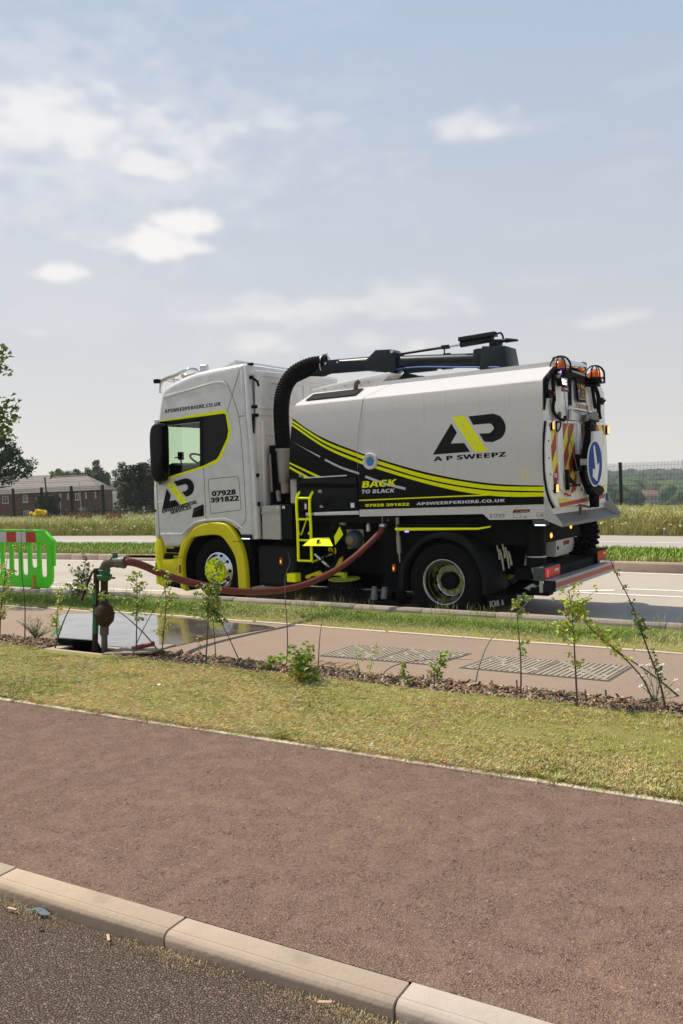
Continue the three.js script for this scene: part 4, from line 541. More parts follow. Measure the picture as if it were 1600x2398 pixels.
  L('filter_housing', lathe([[.135, 0], [.138, .03], [.12, .04], [.12, .09], [.085, .12], [.0, .125]], 'z', -1.495, 1.035, .985, 32), M([.05, .055, .06], .45), fl);
  L('filter_cap', lathe([[.065, 0], [.062, .03], [.02, .036], [0, .036]], 'z', -1.51, 1.035, 1.105, 24), M([.22, .19, .11], .5), fl);
  L('pump', [rod([-1.85, 1.15, .7], [-1.85, 1.15, .95], .12, .12, 24)], MT.rust); L('solenoid', [box(.09, .05, .06, -1.66, 1.27, 1.05, .01, 0, 0, -.15)], MT.grey);
  L('water_filter', [rod([-1.24, 1.16, 1.05], [-1.24, 1.25, 1.05], .03), rod([-1.24, 1.25, 1.05], [-1.24, 1.32, 1.05], .014)], MT.silver);
  const vl = L('inlet_valve', [rod([-.96, 1.22, 1.1], [-.96, 1.40, 1.1], .042), rod([-.96, 1.25, 1.1], [-.96, 1.265, 1.1], .058, .058), rod([-.96, 1.33, 1.1], [-.88, 1.325, 1.12], .02)], M([.25, .16, .12], .5));
  L('valve_knob', new THREE.SphereGeometry(.026, 12, 8).translate(-.87, 1.325, 1.125), MT.rust, vl);
  L('stay_cylinder', [rod([-.725, 1.36, 1.13], [-.72, 1.1, 1.13], .026), rod([-.72, 1.1, 1.13], [-.705, .87, 1.13], .032), rod([-.705, .87, 1.13], [-.70, .75, 1.13], .014)], M([.33, .29, .24], .45, { metalness: .3 }));
  L('blue_marker_lamp', box(.055, .02, .03, -.57, 1.172, 1.16, .006), MT.glowB);
  L('suction_nozzle', [ex([[-1.4, .1], [-.75, .14], [-.72, .22], [-1.35, .18]], .75, 1.12, .01)], MT.frame); L('nozzle_roller', [lathe([[.06, .06], [.13, .05], [.14, 0], [.13, -.05], [.06, -.06]], 'z', -.83, .27, 1.0, 28)], MT.rubber);
  L('spray_bottle', [rod([-1.2, .2, 1.0], [-1.19, .38, 1.0], .055, .035), rod([-1.03, .22, 1.0], [-1.02, .38, 1.0], .055, .04)], M([.2, .2, .2], .5));
  // mudguard, light beam, flaps
  const mgO = [[-.675, .37], [-.675, .60], [-.60, .80], [-.52, .90], [-.39, 1.03], [-.2, 1.14], [.04, 1.18], [.24, 1.15], [.44, 1.0], [.56, .8], [.605, .6], [.61, .38]], mgI = [[.535, .38], [.53, .6], [.46, .79], [.36, .93], [.24, 1.03], [-.03, 1.10], [-.22, 1.06], [-.35, .99], [-.49, .84], [-.575, .68], [-.605, .37]];
  L('mudguard', ex([...smooth(mgO, 50), ...smooth(mgI, 50)], .55, 1.235, .02), M([.028, .031, .036], .6));
  L('mudguard_liner', ex([...smooth(mgI, 40), [-.68, .37], [-.68, 1.19], [.61, 1.19], [.61, .38]].slice(0, 41).concat([[-.68, .4], [-.6, 1.0], [0, 1.17], [.5, 1.0], [.6, .4]]), .45, .55), MT.black);
  const bm = L('side_guard_rail', ex([[-.72, 1.205], [-.69, 1.185], [.5, 1.215], [.66, 1.245], [.665, 1.265], [.5, 1.24], [-.71, 1.225]], 1.18, 1.23, .004), MT.lime);
  L('rail_clamp', [box(.07, .04, .05, -.47, 1.245, 1.2, .01, 0, 0, -.2), box(.07, .04, .05, .3, 1.265, 1.2, .01, 0, 0, .2), bb(-.7, .6, 1.235, 1.27, 1.16, 1.2, .006), box(.05, .02, .03, .45, 1.28, 1.2, .004)], MT.black, bm);
  const mf = L('mud_flap', ex([[.55, .37], [.86, .375], [.86, .25], [.56, .165]], .35, 1.12, 0).rotateY(0), MT.rubber);
  L('lettering', letters('SCAN  A', [.605, .215], [.80, .25], .055, .003, .1, .02).translate(0, 0, 1.122), M([.33, .33, .33], .7), mf);
  const rt = L('maker_plate', ex([[.925, .375], [1.145, .378], [1.115, .305], [.935, .305]], 1.0, 1.012, .003), M([.42, .37, .30], .55));
  L('lettering', letters('-RT-', [.965, .323], [1.095, .325], .034, .002, .12, .0).translate(0, 0, 1.012), M([.06, .045, .04], .6), rt);
  L('sill_lamp', [box(.2, .075, .06, 1.345, 1.315, 1.245, .022)], M([.05, .06, .075], .4)); L('sill_lens', box(.13, .014, .012, 1.345, 1.285, 1.273), MT.glowW);
  const cp = L('hydraulic_couplings', [[.66, 1.0], [.70, .95], [.735, 1.02], [.775, .98], [.82, .93]].flatMap(([x, y], i) => [rod([x, y, 1.0], [x + .03, y - .12, 1.0], .010), rod([x + .03, y - .12, 1.0], [x + .035, y - .18, 1.0], .016, .016, 8), rod([x + .01, y - .04, 1.0], [x + .015, y - .07, 1.0], .015, .015, 8), ...(i % 2 ? [rod([x + .035, y - .18, 1.0], [x + .05, y - .27, 1.0], .012)] : [])]), M([.42, .38, .3], .35, { metalness: .6 }));
  L('wash_gun', [rod([1.02, .75, .9], [1.06, .98, .92], .035, .02)], M([.3, .25, .19], .45, { metalness: .3 }));
  L('water_canister', [rod([1.15, .74, .9], [1.15, 1.28, .9], .125, .125, 28)], MT.black); L('canister_collar', [rod([1.15, .86, .9], [1.15, .875, .9], .128, .128, 28)], MT.steel);
  L('mud_wing', [ex([[1.08, .72], [1.25, .73], [1.2, .55], [1.13, .52]], .86, .92, .02), ex([[1.10, .52], [1.17, .48], [1.06, .42], [.98, .45]], .86, .92, .02)], M([.42, .45, .48], .5));
  L('strut', [rod([1.0, .6, .9], [1.35, .47, .95], .022), rod([.95, .72, .8], [1.08, .58, .9], .03), box(.25, .1, .2, 1.2, .42, .85, .02)], MT.black);
  for (const p of [[1.38, 1.14, .98], [1.42, 1.22, .35]]) { L('marker_bulb', new THREE.SphereGeometry(.02, 12, 8).scale(.8, 1.7, .8).translate(...p), MT.glowA); }
  const eb = L('equipment_box', [exr([[-.265, .75], [-.275, 1.04], [-1.10, 1.045], [-1.11, .775]], .70, 1.0, .01)], M([.8, .76, .7], .5));
  L('equipment_badge', exr([[-.57, .89], [-.57, .95], [-.81, .955], [-.81, .895]], 1.0, 1.004), M([.30, .05, .04], .5), eb); L('catch', [box(.015, .05, .03, 1.005, .87, -.33, .003), box(.015, .05, .03, 1.005, .95, -1.05, .003)], MT.black, eb);
  L('chassis_end', [bb(.85, 1.36, .55, .72, -1.1, .9, .02), bb(.95, 1.2, .62, .72, -.3, .5, .02), box(.12, .14, .06, 1.3, .68, -.88, .01)], MT.frame);
  const coil = []; for (let i = 0; i < 3; i++) coil.push(sweep([[1.0 + i * .05, 1.33, -.85 - i * .12], [1.05 + i * .05, 1.18, -1.05 - i * .12], [1.07 + i * .05, 1.0, -1.16 - i * .12], [1.05 + i * .05, .84, -1.1 - i * .12], [1.0, .70, -1.0 - i * .1]], t => .085 + .022 * Math.sin(t * 80), 120, 12));
  L('ribbed_hose', coil, MT.rubber);
  L('hose_cup', rod([1.15, .58, -1.15], [1.15, .76, -1.15], .09, .1, 20), MT.dark);
  // rear bumper, lamps and tray
  const rb = L('rear_bumper', [bb(1.385, 1.53, .478, .615, -1.21, Z, .006)], M([.46, .44, .42], .45, { metalness: .25, map: dirt }));
  L('bumper_end', bb(1.38, 1.532, .474, .61, Z, Z + .006, .0), M([.03, .036, .042], .5), rb);
  L('bumper_stripe', bb(1.53, 1.533, .522, .582, -1.209, Z - .002), M([.42, .04, .03], .4), rb);
  const lamp = (z0, z1, y0, y1, n) => { const l = L(n, [bb(1.25, 1.395, y0 - .03, y1 + .01, z0 - .02, z1 + .02, .008)], M([.05, .055, .06], .5)); L('lamp_lens', bb(1.393, 1.402, y0, y1, z0, z1, .003), MT.lensR, l); L('lamp_chamber', bb(1.4, 1.406, y0 + .06, y1 - .035, lerp(z0, z1, .12), lerp(z0, z1, .38)), M([.7, .62, .6], .3), l); return l; };
  const l1 = lamp(.73, 1.27, .632, .755, 'rear_lamp'); for (let k = 0; k < 4; k++) L('brake_led', new THREE.SphereGeometry(.009, 8, 6).translate(1.404, .652 + k * .024, 1.19), MT.glowR, l1);
  L('lamp_bracket', [ex([[1.33, .46], [1.37, .46], [1.38, .78], [1.33, .77]], 1.275, 1.285)], M([.4, .36, .31], .5), l1); L('lamp_stay', [ex([[1.2, .6], [1.4, .6], [1.32, .74], [1.24, .76]], .68, .7)], MT.frame, l1);
  const l2 = lamp(-1.28, -.86, .672, .79, 'rear_lamp'); L('lamp_stay', [ex([[1.16, .62], [1.4, .62], [1.4, .76], [1.25, .80]], -.86, -.84), ex([[1.18, .79], [1.42, .795], [1.42, .81], [1.25, .81]], -1.31, -.83)], MT.frame, l2);
  const tr = L('rear_tray', [ex([[1.395, 1.405], [1.62, 1.285], [1.62, 1.27], [1.395, 1.36]], -1.2, 1.26), bb(1.612, 1.63, 1.265, 1.31, -1.2, 1.26, .003)], M([.20, .18, .16], .55, { map: dirt }));
  L('tray_cheek', [ex([[1.40, 1.63], [1.44, 1.58], [1.5, 1.45], [1.62, 1.30], [1.62, 1.265], [1.40, 1.35]], 1.255, 1.268), ex([[1.40, 1.64], [1.44, 1.62], [1.52, 1.48], [1.64, 1.33], [1.62, 1.27], [1.40, 1.35]], -1.215, -1.2)], M([.5, .47, .43], .5, { map: dirt }), tr);
  L('tray_prop', [box(.03, .1, .04, 1.5, 1.42, .2), rod([1.43, 1.5, .18], [1.48, 1.44, -.3], .015)], MT.rust, tr); L('blue_tie', [box(.03, .09, .02, 1.415, 1.56, 1.215, .008, 0, 0, .3), box(.05, .1, .05, 1.46, 1.56, -1.12, .01)], M([.01, .16, .28], .5), tr);
}
// suction boom over the roof
{
  const hosePts = [[-2.79, 2.35, .9], [-2.805, 2.55, .9], [-2.815, 2.75, .9], [-2.82, 3.04, .88], [-2.80, 3.28, .82], [-2.70, 3.49, .72], [-2.50, 3.615, .58], [-2.25, 3.645, .46]];
  L('suction_hose', sweep(hosePts, t => .118 + .0055 * Math.sin(t * 2 * Math.PI * 46), 560, 24), MT.rubber);
  const ip = L('intake_pipe', [lathe([[.112, 0], [.096, -.30], [.084, -.50], [.0, -.50]], 'y', -2.785, 2.36, .9, 28), rod([-2.79, 2.335, .9], [-2.79, 2.37, .9], .126, .126, 28)], M([.34, .30, .27], .5, { metalness: .25, map: dirt }));
  L('pipe_stay', [rod([-3.01, 2.3, .95], [-2.99, 1.72, .95], .018), rod([-2.78, 1.87, .9], [-2.77, 1.70, .9], .065), rod([-2.9, 1.74, .92], [-2.88, 1.58, .92], .035)], M([.35, .28, .22], .6), ip);
  L('intake_box', [bb(-3.06, -2.86, 1.2, 2.43, .62, .90, .01), bb(-3.06, -2.42, 1.0, 1.86, -.9, .8, .01)], MT.frame, ip);
  const bm = L('boom', [rod([-2.29, 3.585, .45], [-1.0, 3.56, .45], .105, .105, 28), rod([-1.1, 3.548, .45], [.2, 3.475, .45], .098, .092, 28)], MT.boom);
  L('boom_plate', ex([[-2.98, 3.27], [-2.97, 3.35], [-2.50, 3.655], [-1.98, 3.665], [-1.98, 3.64], [-1.5, 3.60], [-1.5, 3.455], [-2.12, 3.462], [-2.26, 3.43], [-2.5, 3.455], [-2.75, 3.38], [-2.93, 3.22]], .56, .585, .006), MT.boom, bm);
  L('boom_knuckle', ex([[-1.52, 3.60], [-1.34, 3.74], [-1.08, 3.725], [-1.01, 3.67], [-1.01, 3.43], [-1.10, 3.38], [-1.35, 3.44], [-1.52, 3.46]], .32, .59, .012), MT.boom, bm);
  L('knuckle_bolt', [rod([-1.06, 3.69, .59], [-1.06, 3.69, .61], .025), rod([-2.2, 3.62, .585], [-2.2, 3.62, .6], .015), rod([-1.99, 3.62, .585], [-1.99, 3.62, .6], .015)], MT.steel, bm);
  L('boom_turret', [ex([[.17, 3.60], [.22, 3.615], [.33, 3.61], [.33, 3.37], [.24, 3.34], [.165, 3.38]], .33, .57, .02), ex([[.335, 3.625], [.66, 3.60], [.715, 3.3], [.30, 3.28], [.30, 3.4]], .22, .66, .03)], MT.boom, bm);
  L('turret_flange', [rod([.318, 3.32, .45], [.335, 3.63, .45], .012)], M([.4, .25, .2], .5), bm);
  L('hose_clamp', [new THREE.TorusGeometry(.155, .012, 8, 32).rotateY(Math.PI / 2).translate(-2.30, 3.62, .45), rod([-2.31, 3.78, .45], [-2.25, 3.78, .47], .012)], MT.steel, bm);
  L('boom_ram', [rod([-1.0, 3.665, .45], [-.30, 3.695, .45], .02), rod([-.06, 3.705, .45], [.42, 3.735, .45], .042), box(.12, .055, .07, -.29, 3.695, .45, .01)], MT.boom, bm);
  L('ram_rod', rod([-.25, 3.70, .45], [-.06, 3.705, .45], .018), MT.chrome, bm);
  L('ram_cover', [ex([[-.07, 3.745], [-.07, 3.80], [.46, 3.825], [.46, 3.765]], .38, .52, .008)], MT.boom, bm);
  L('ram_fitting', [rod([-.04, 3.72, .45], [-.04, 3.76, .45], .01), rod([.33, 3.73, .45], [.33, 3.77, .45], .012), lathe([[0, .05], [.055, .03], [.06, -.06], [.0, -.06]], 'y', .42, 3.68, .45, 20), tube([[.46, 3.80, .45], [.53, 3.80, .45], [.56, 3.74, .45], [.56, 3.69, .45], [.52, 3.66, .45]], .014), rod([.44, 3.70, .45], [.62, 3.695, .45], .025), sweep([[.6, 3.695, .45], [.68, 3.69, .45], [.77, 3.68, .45]], t => .03 + .006 * Math.sin(t * 75) - .018 * t, 60, 10), box(.08, .1, .1, .5, 3.64, .45, .02)], MT.boom, bm);
  L('boom_rest', [rod([-.98, 3.44, .45], [.14, 3.395, .5], .02), box(.5, .04, .06, -.68, 3.40, .45, .01), rod([-.93, 3.25, .45], [-.93, 3.42, .45], .025), box(.16, .03, .08, -.27, 3.40, .45, .01), rod([-.31, 3.69, .45], [-.31, 3.60, .45], .01), box(.1, .012, .05, -.27, 3.60, .45)], MT.boom, bm);
  L('boom_line', tube([[-1.35, 3.435, .56], [-.7, 3.44, .56], [.1, 3.37, .6], [.6, 3.32, .68]], .011), M([.015, .07, .28], .5), bm);
}
// rear door with its markings and gear
{
  const DX = 1.45;
  const rd = L('rear_panel', exr([[1.262, 1.38], [1.262, 3.05], [1.23, 3.07], [.9, 3.23], [-.9, 3.23], [-1.23, 3.07], [-1.262, 3.05], [-1.262, 1.38]], 1.385, 1.40), MT.rearLitWhite);
  const outer = smooth([[1.22, 2.55], [1.27, 2.38], [1.30, 2.21], [1.30, 2.05], [1.28, 1.9], [1.22, 1.74], [1.12, 1.6], [.97, 1.49]], 40), rightE = smooth([[-1.12, 1.48], [-1.19, 1.7], [-1.215, 1.91], [-1.21, 2.15], [-1.17, 2.41], [-1.11, 2.6]], 24);
  const door = L('rear_door', exr([...outer, ...rightE], 1.402, DX, .006), MT.rearLitWhite);
  L('door_seal', tube([[1.225, 2.55], [1.275, 2.38], [1.305, 2.21], [1.305, 2.05], [1.285, 1.9], [1.225, 1.74], [1.125, 1.6], [.975, 1.485]].map(([z, y]) => [1.412, y, z + .004]), .013, 60, 8), MT.black, door);
  const F = [];
  const plate = (pts, d, m, n) => L(n, exr(pts, DX + d, DX + d + .003), m, door);
  // hazard strips: yellow ground, red bands cut to each strip
  const clipPoly = (poly, f) => { const o = []; for (let i = 0; i < poly.length; i++) { const a = poly[i], b = poly[(i + 1) % poly.length], fa = f(a), fb = f(b); if (fa >= 0) o.push(a); if (fa * fb < 0) { const t = fa / (fa - fb); o.push([lerp(a[0], b[0], t), lerp(a[1], b[1], t)]); } } return o; };
  const hazard = (poly, dir, ph) => { plate(poly, .001, M([.82, .74, .06], .5), 'hazard_strip'); const per = .44; for (let k = -8; k < 14; k++) { const s = p => p[1] + dir * 1.15 * p[0] - ph - k * per; let c = clipPoly(poly, p => s(p)); if (c.length > 2) c = clipPoly(c, p => per * .5 - s(p)); if (c.length > 2) { let A = 0; for (let i = 0; i < c.length; i++) { const a = c[i], b = c[(i + 1) % c.length]; A += a[0] * b[1] - a[1] * b[0]; } if (Math.abs(A) > .0006) plate(c, .0045, M([.42, .03, .025], .45), 'hazard_band'); } } };
  hazard([[1.13, 2.45], [.99, 2.46], [.98, 2.23], [.93, 2.02], [.93, 1.81], [1.02, 1.81], [1.12, 2.02], [1.15, 2.25]], 1, 3.35);
  hazard([[.79, 2.54], [.55, 2.54], [.51, 2.14], [.48, 1.63], [.70, 1.64], [.75, 2.09]], 1, 3.16); hazard([[.545, 2.54], [.30, 2.55], [.23, 2.07], [.21, 1.69], [.475, 1.64], [.505, 2.14]], 1, 2.84);
  hazard([[0, 2.56], [-.21, 2.56], [-.25, 2.23], [-.17, 2.17], [-.04, 2.17]], -1, 2.36); hazard([[-.62, 2.56], [-1.03, 2.585], [-1.05, 2.3], [-.62, 2.3]], -1, 3.2);
  plate([[.94, 1.61], [.14, 1.552], [-.21, 1.54], [.88, 1.538]], .001, M([.82, .74, .06], .5), 'yellow_band'); plate([[-.6, 1.62], [-1.08, 1.74], [-1.06, 1.60]], .001, M([.82, .74, .06], .5), 'yellow_band'); plate([[.88, 1.537], [-1.05, 1.60], [-1.03, 1.545], [.85, 1.487]], .0045, M([.42, .04, .03], .45), 'red_band');
  L('door_rib', [exr([[.965, 2.55], [.80, 2.55], [.76, 2.1], [.71, 1.66], [.90, 1.72], [.945, 2.05]], DX, DX + .03, .01), exr([[.20, 2.56], [.08, 2.56], [.05, 1.95], [.15, 1.95]], DX, DX + .035, .01), exr([[-.27, 2.56], [-.6, 2.57], [-.58, 1.7], [-.3, 1.7]], DX, DX + .03, .01), exr([[1.235, 2.56], [-1.1, 2.62], [-1.1, 2.58], [1.235, 2.53]], DX - .03, DX + .02, .008)], MT.rearLitWhite, door);
  L('bolt', [[1.20, 2.50], [1.235, 2.31], [1.23, 2.10], [1.18, 1.90], [1.09, 1.70], [1.07, 1.68]].map(([z, y]) => rod([DX, y, z], [DX + .006, y, z], .011, .011, 8)), MT.frame, door);
  const lb = plate([[.71, 1.80], [.55, 1.80], [.54, 1.65], [.70, 1.66]], .034, MT.whitePrint, 'warning_label'); L('label_print', [exr([[.70, 1.80], [.56, 1.80], [.56, 1.765], [.70, 1.768]], DX + .0375, DX + .039), exr([[.68, 1.645], [.53, 1.635], [.53, 1.61], [.69, 1.62]], DX + .0375, DX + .039)], M([.42, .04, .03], .5), lb); L('label_print', [0, 1, 2, 3].map(i => exr([[.68, 1.75 - i * .022], [.57, 1.75 - i * .022], [.57, 1.74 - i * .022], [.68, 1.74 - i * .022]], DX + .0375, DX + .039)), MT.blackPrint, lb);
  const rl = plate([[1.09, 1.90], [.96, 1.90], [.95, 1.77], [1.07, 1.80]], .006, M([.35, .02, .03], .5), 'red_label'); L('lettering', letters('STS', [-1.07, 1.862], [-.975, 1.862], .035, .002).rotateY(Math.PI / 2).translate(DX + .0095, 0, 0), MT.whitePrint, rl);
  for (const [z0, z1, y0, y1] of [[1.16, 1.12, 2.45, 2.545], [1.06, .99, 1.68, 1.775], [-1.13, -1.19, 2.46, 2.57]]) { const h = L('marker_lamp', bb(DX, DX + .03, y0 - .012, y1 + .012, z1 - .012, z0 + .012, .008), MT.black, door); L('marker_lens', bb(DX + .028, DX + .036, y0, y1, z1, z0, .003), MT.glowA, h); }
  L('lamp_cable', tube([[DX + .02, 2.55, 1.0], [DX + .05, 2.54, .93], [DX + .05, 2.46, .97], [DX + .05, 2.43, 1.08], [DX + .04, 2.49, 1.06], [DX + .03, 2.55, 1.02]], .011, 40, 6), MT.black, door);
  // upper door
  L('upper_plate', exr([[.93, 2.6], [.95, 2.95], [.80, 3.12], [.4, 3.17], [.38, 2.6]], 1.40, 1.415, .006), MT.rearLitWhite, rd); L('upper_plate', exr([[.2, 2.6], [.2, 3.1], [-.65, 3.05], [-.72, 2.6]], 1.40, 1.412, .006), MT.rearLitWhite, rd);
  L('dark_channel', [exr([[.36, 2.62], [.37, 3.17], [.22, 3.17], [.22, 2.62]], 1.40, 1.408), exr([[.95, 3.2], [.4, 3.24], [-.8, 3.2], [-.8, 3.12], [.3, 3.14], [.9, 3.11]], 1.40, 1.43, .01)], MT.frame, rd);
  L('corner_shroud', [exr([[1.268, 3.06], [1.268, 2.68], [1.235, 2.74], [1.17, 2.98], [.98, 3.14], [.84, 3.19], [.86, 3.245], [.9, 3.24]], 1.402, 1.425)], MT.frame, rd);
  for (const s of [0, 1]) { const t = s ? [[-.55, 2.82], [-.52, 2.85], [-.74, 2.69], [-.80, 2.65], [-.74, 2.62], [-.68, 2.64]] : [[1.03, 2.85], [1.0, 2.87], [.79, 2.69], [.74, 2.64], [.80, 2.60], [.92, 2.61], [.98, 2.66]]; const k = L('hinge_plate', exr(t, 1.412, 1.45, .006), MT.white, rd); L('hinge_pin', rod([1.45, 2.645, s ? -.73 : .85], [1.475, 2.645, s ? -.73 : .85], .035), MT.rust, k); }
  const np = L('number_plate', exr([[.20, 3.08], [-.09, 3.09], [-.155, 2.882], [.13, 2.88]], 1.475, 1.48), M([.75, .38, .08], .4), rd);
  L('plate_backing', exr([[.22, 3.14], [-.11, 3.165], [-.20, 2.85], [.15, 2.845]], 1.455, 1.474), MT.black, np);
  const rear = (s, z0, y0, z1, y1, h, m, x, par, n = 'lettering') => L(n, letters(s, [-z0, y0], [-z1, y1], h, .002, 0, .02).rotateY(Math.PI / 2).translate(x, 0, 0), m, par);
  rear('BK22', .185, 2.995, -.10, 3.0, .075, MT.blackPrint, 1.4805, np); rear('BLK', .10, 2.893, -.13, 2.897, .075, MT.blackPrint, 1.4805, np);
  L('plate_flag', exr([[.165, 2.98], [.115, 2.98], [.105, 2.885], [.15, 2.885]], 1.48, 1.482), M([.05, .13, .4], .5), np);
  rear('CAUTION', .06, 2.755, -.46, 2.765, .05, M([.45, .02, .03], .5), 1.4125, rd);
  const st = L('maker_sticker', exr([[.64, 3.02], [.36, 3.03], [.37, 2.96], [.65, 2.95]], 1.416, 1.419), M([.10, .012, .02], .5), rd); rear('RT', .62, 2.975, .55, 2.977, .03, M([.5, .1, .1], .5), 1.4192, st); rear('Power Suction', .53, 2.98, .40, 2.985, .018, MT.whitePrint, 1.4192, st);
  // beacons in wire cages, light bar, floodlight
  const cage = (x, y, z, r, h) => { const o = []; for (let i = 0; i < 4; i++) { const a = i * Math.PI / 4; o.push(new THREE.TorusGeometry(r, .008, 6, 24, Math.PI).scale(1, 1, 1).rotateY(a).translate(x, y + h, z)); for (const s of [-1, 1]) o.push(rod([x + s * r * Math.cos(a), y, z - s * r * Math.sin(a)], [x + s * r * Math.cos(a), y + h, z - s * r * Math.sin(a)], .008, .008, 6)); } for (const k of [0, h * .6]) o.push(new THREE.TorusGeometry(r, .008, 6, 28).rotateX(Math.PI / 2).translate(x, y + k, z)); return o; };
  for (const [x, y, z, on] of [[1.46, 3.14, .80, 0], [1.52, 3.13, -.42, 1]]) {
    const b = L('beacon', lathe([[0, .19], [.05, .175], [.08, .13], [.085, .06], [.085, .05], [0, .05]], 'y', x, y, z, 28), MT.lensA); L('beacon_base', [rod([x, y, z], [x, y + .055, z], .095, .09, 24), rod([x, y - .1, z], [x, y, z], .03), box(.16, .03, .22, x - .03, y - .03, z, .01)], MT.black, b);
    L('beacon_cage', cage(x, y, z, .135, .10), MT.black, b);
    if (on) L('beacon_led', [-1, 0, 1].flatMap(i => [0, 1, 2].map(j => box(.016, .02, .016, x + .07, y + .085 + j * .03, z + i * .035))), MT.glowA, b); else L('beacon_led', [box(.04, .08, .05, x, y + .11, z)], M([.5, .1, .02], .5), b);
  }
  L('light_bar', [rod([1.36, 3.315, .50], [1.36, 3.33, -.35], .075, .075, 20), box(.05, .06, .1, 1.34, 3.36, .55, .01)], MT.chrome); 
  L('roof_stub', [box(.1, .13, .12, 1.25, 3.37, .32, .02), rod([1.25, 3.31, .42], [1.25, 3.40, .42], .03), box(.11, .12, .12, 1.25, 3.40, -.72, .02), rod([1.27, 3.35, -.6], [1.27, 3.44, -.66], .03)], M([.17, .12, .09], .6));
  const fl = L('flood_lamp', box(.06, .135, .22, 1.47, 3.065, .79, .012, 0, 0, .15), MT.black); L('flood_led', [0, 1, 2].flatMap(j => [-1, 0, 1].map(i => box(.006, .026, .045, 1.506 - j * .006, 3.028 + j * .038, .79 + i * .055))), MT.glowW, fl);
  const bl = L('blue_lamp', box(.05, .07, .22, 1.47, 3.17, .83, .012, .0, .5), MT.grey); L('blue_led', [box(.008, .035, .09, 1.498, 3.165, .885, .003, 0, .5), box(.008, .035, .09, 1.498, 3.19, .775, .003, 0, .5)], MT.glowB, bl);
  for (const [z, y] of [[1.16, 2.885], [-.96, 2.92]]) { const s = L('side_marker', [box(.1, .1, .14, 1.42, y, z, .02)], MT.black); L('side_marker_lens', rod([1.47, y, z - .05], [1.475, y - .005, z - .055], .035, .03), MT.lensR, s); }
  L('rear_hose', [tube([[1.42, 3.22, .86], [1.43, 3.14, 1.08], [1.43, 3.0, 1.22], [1.43, 2.9, 1.23]], .028, 30, 8), tube([[1.43, 3.15, .95], [1.44, 3.05, 1.03], [1.45, 2.85, 1.02], [1.45, 2.68, 1.04], [1.48, 2.6, .95], [1.50, 2.575, .8], [1.48, 2.62, .70]], .021, 50, 8), tube([[1.43, 3.15, .93], [1.45, 3.0, 1.0], [1.46, 2.8, 1.0]], .012, 30, 6), tube([[1.43, 3.2, -.3], [1.45, 3.1, -.5], [1.45, 2.97, -.58], [1.45, 2.8, -.66]], .026, 30, 8), tube([[1.43, 3.12, -.7], [1.45, 2.98, -.8], [1.45, 2.75, -.82], [1.46, 2.66, -.84]], .03, 30, 8)], MT.black, rd);
  L('wire_rope', [tube([[1.46, 3.0, .70], [1.55, 2.3, .70], [1.6, 1.79, .47]], .0055, 10, 5), tube([[1.46, 3.15, .1], [1.6, 2.5, -.15], [1.66, 2.36, -.26]], .0045, 10, 5)], M([.25, .25, .25], .4, { metalness: .7 }), rd);
  L('rope_handle', [tube([[1.6, 1.765, .45], [1.6, 1.69, .54], [1.6, 1.665, .50], [1.6, 1.665, .40], [1.6, 1.69, .37], [1.6, 1.765, .45]], .008, 30, 6)], M([.6, .65, .62], .4), rd);
  // rear boom arm, ram and bracketry
  const ra = L('rear_arm', [exr([[-.02, 2.62], [-.30, 2.62], [-.28, 2.5], [0, 2.13], [.10, 1.98], [-.1, 1.72], [-.2, 1.7], [-.05, 1.62], [.18, 1.80], [.26, 1.9], [.16, 2.16], [.02, 2.4]], 1.50, 1.58, .015), exr([[.38, 2.15], [.13, 2.15], [.15, 1.93], [.38, 1.93]], 1.47, 1.55, .01), exr([[-.06, 1.78], [-.42, 1.72], [-.50, 1.66], [-.38, 1.60], [-.15, 1.60], [.1, 1.7]], 1.5, 1.62, .015), rod([1.56, 1.6, -.2], [1.56, 1.45, -.22], .07, .06)], MT.frame);
  L('arm_ram', rod([1.47, 2.745, .55], [1.53, 2.72, -.20], .022), MT.chrome, ra); L('arm_elbow', exr([[.14, 2.64], [.1, 2.67], [-.40, 2.735], [-.46, 2.70], [-.44, 2.62], [.10, 2.585]], 1.5, 1.56, .012), M([.14, .105, .075], .5), ra); L('arm_bracket', exr([[.46, 2.78], [.48, 2.59], [.2, 2.585], [.1, 2.63], [.2, 2.68], [.4, 2.71]], 1.45, 1.49, .008), MT.white, ra);
  L('arm_pin', rod([1.56, 2.655, .13], [1.57, 2.655, .13], .025), MT.rust, ra); L('arm_brace', [exr([[.80, 1.96], [.76, 1.96], [.73, 1.70], [.77, 1.70]], 1.5, 1.54), exr([[.74, 1.89], [.74, 1.84], [.44, 1.745], [.36, 1.75]], 1.5, 1.53), rod([1.52, 1.75, .75], [1.55, 1.755, .28], .012)], MT.frame, ra);
  // keep-left style disc
  L('sign_frame', [exr([[.30, 2.44], [-.12, 2.46], [-.08, 2.15], [.34, 2.15]], 1.68, 1.72, .008), box(.2, .08, .1, 1.62, 2.05, .3, .01)], MT.white);
  const sg = L('traffic_disc', lathe([[0, .0], [.292, 0], [.296, -.006], [.292, -.014], [0, -.014]], 'y', 0, 0, 0, 56).rotateZ(-Math.PI / 2).translate(1.77, 2.028, .42), MT.whitePrint); L('disc_face', lathe([[0, .004], [.278, .004], [.278, 0]], 'y', 0, 0, 0, 56).rotateZ(-Math.PI / 2).translate(1.77, 2.028, .42), MT.blue, sg);
  L('disc_arrow', exr([[.505, 2.24], [.46, 2.262], [.345, 2.005], [.27, 2.04], [.285, 1.945], [.365, 1.80], [.545, 1.86], [.535, 1.965], [.435, 1.945]].map(([z, y]) => [z - .0, y]), 1.774, 1.777), MT.whitePrint, sg);
  L('disc_bolt', rod([1.777, 2.028, .42], [1.782, 2.028, .42], .012), MT.steel, sg);
}
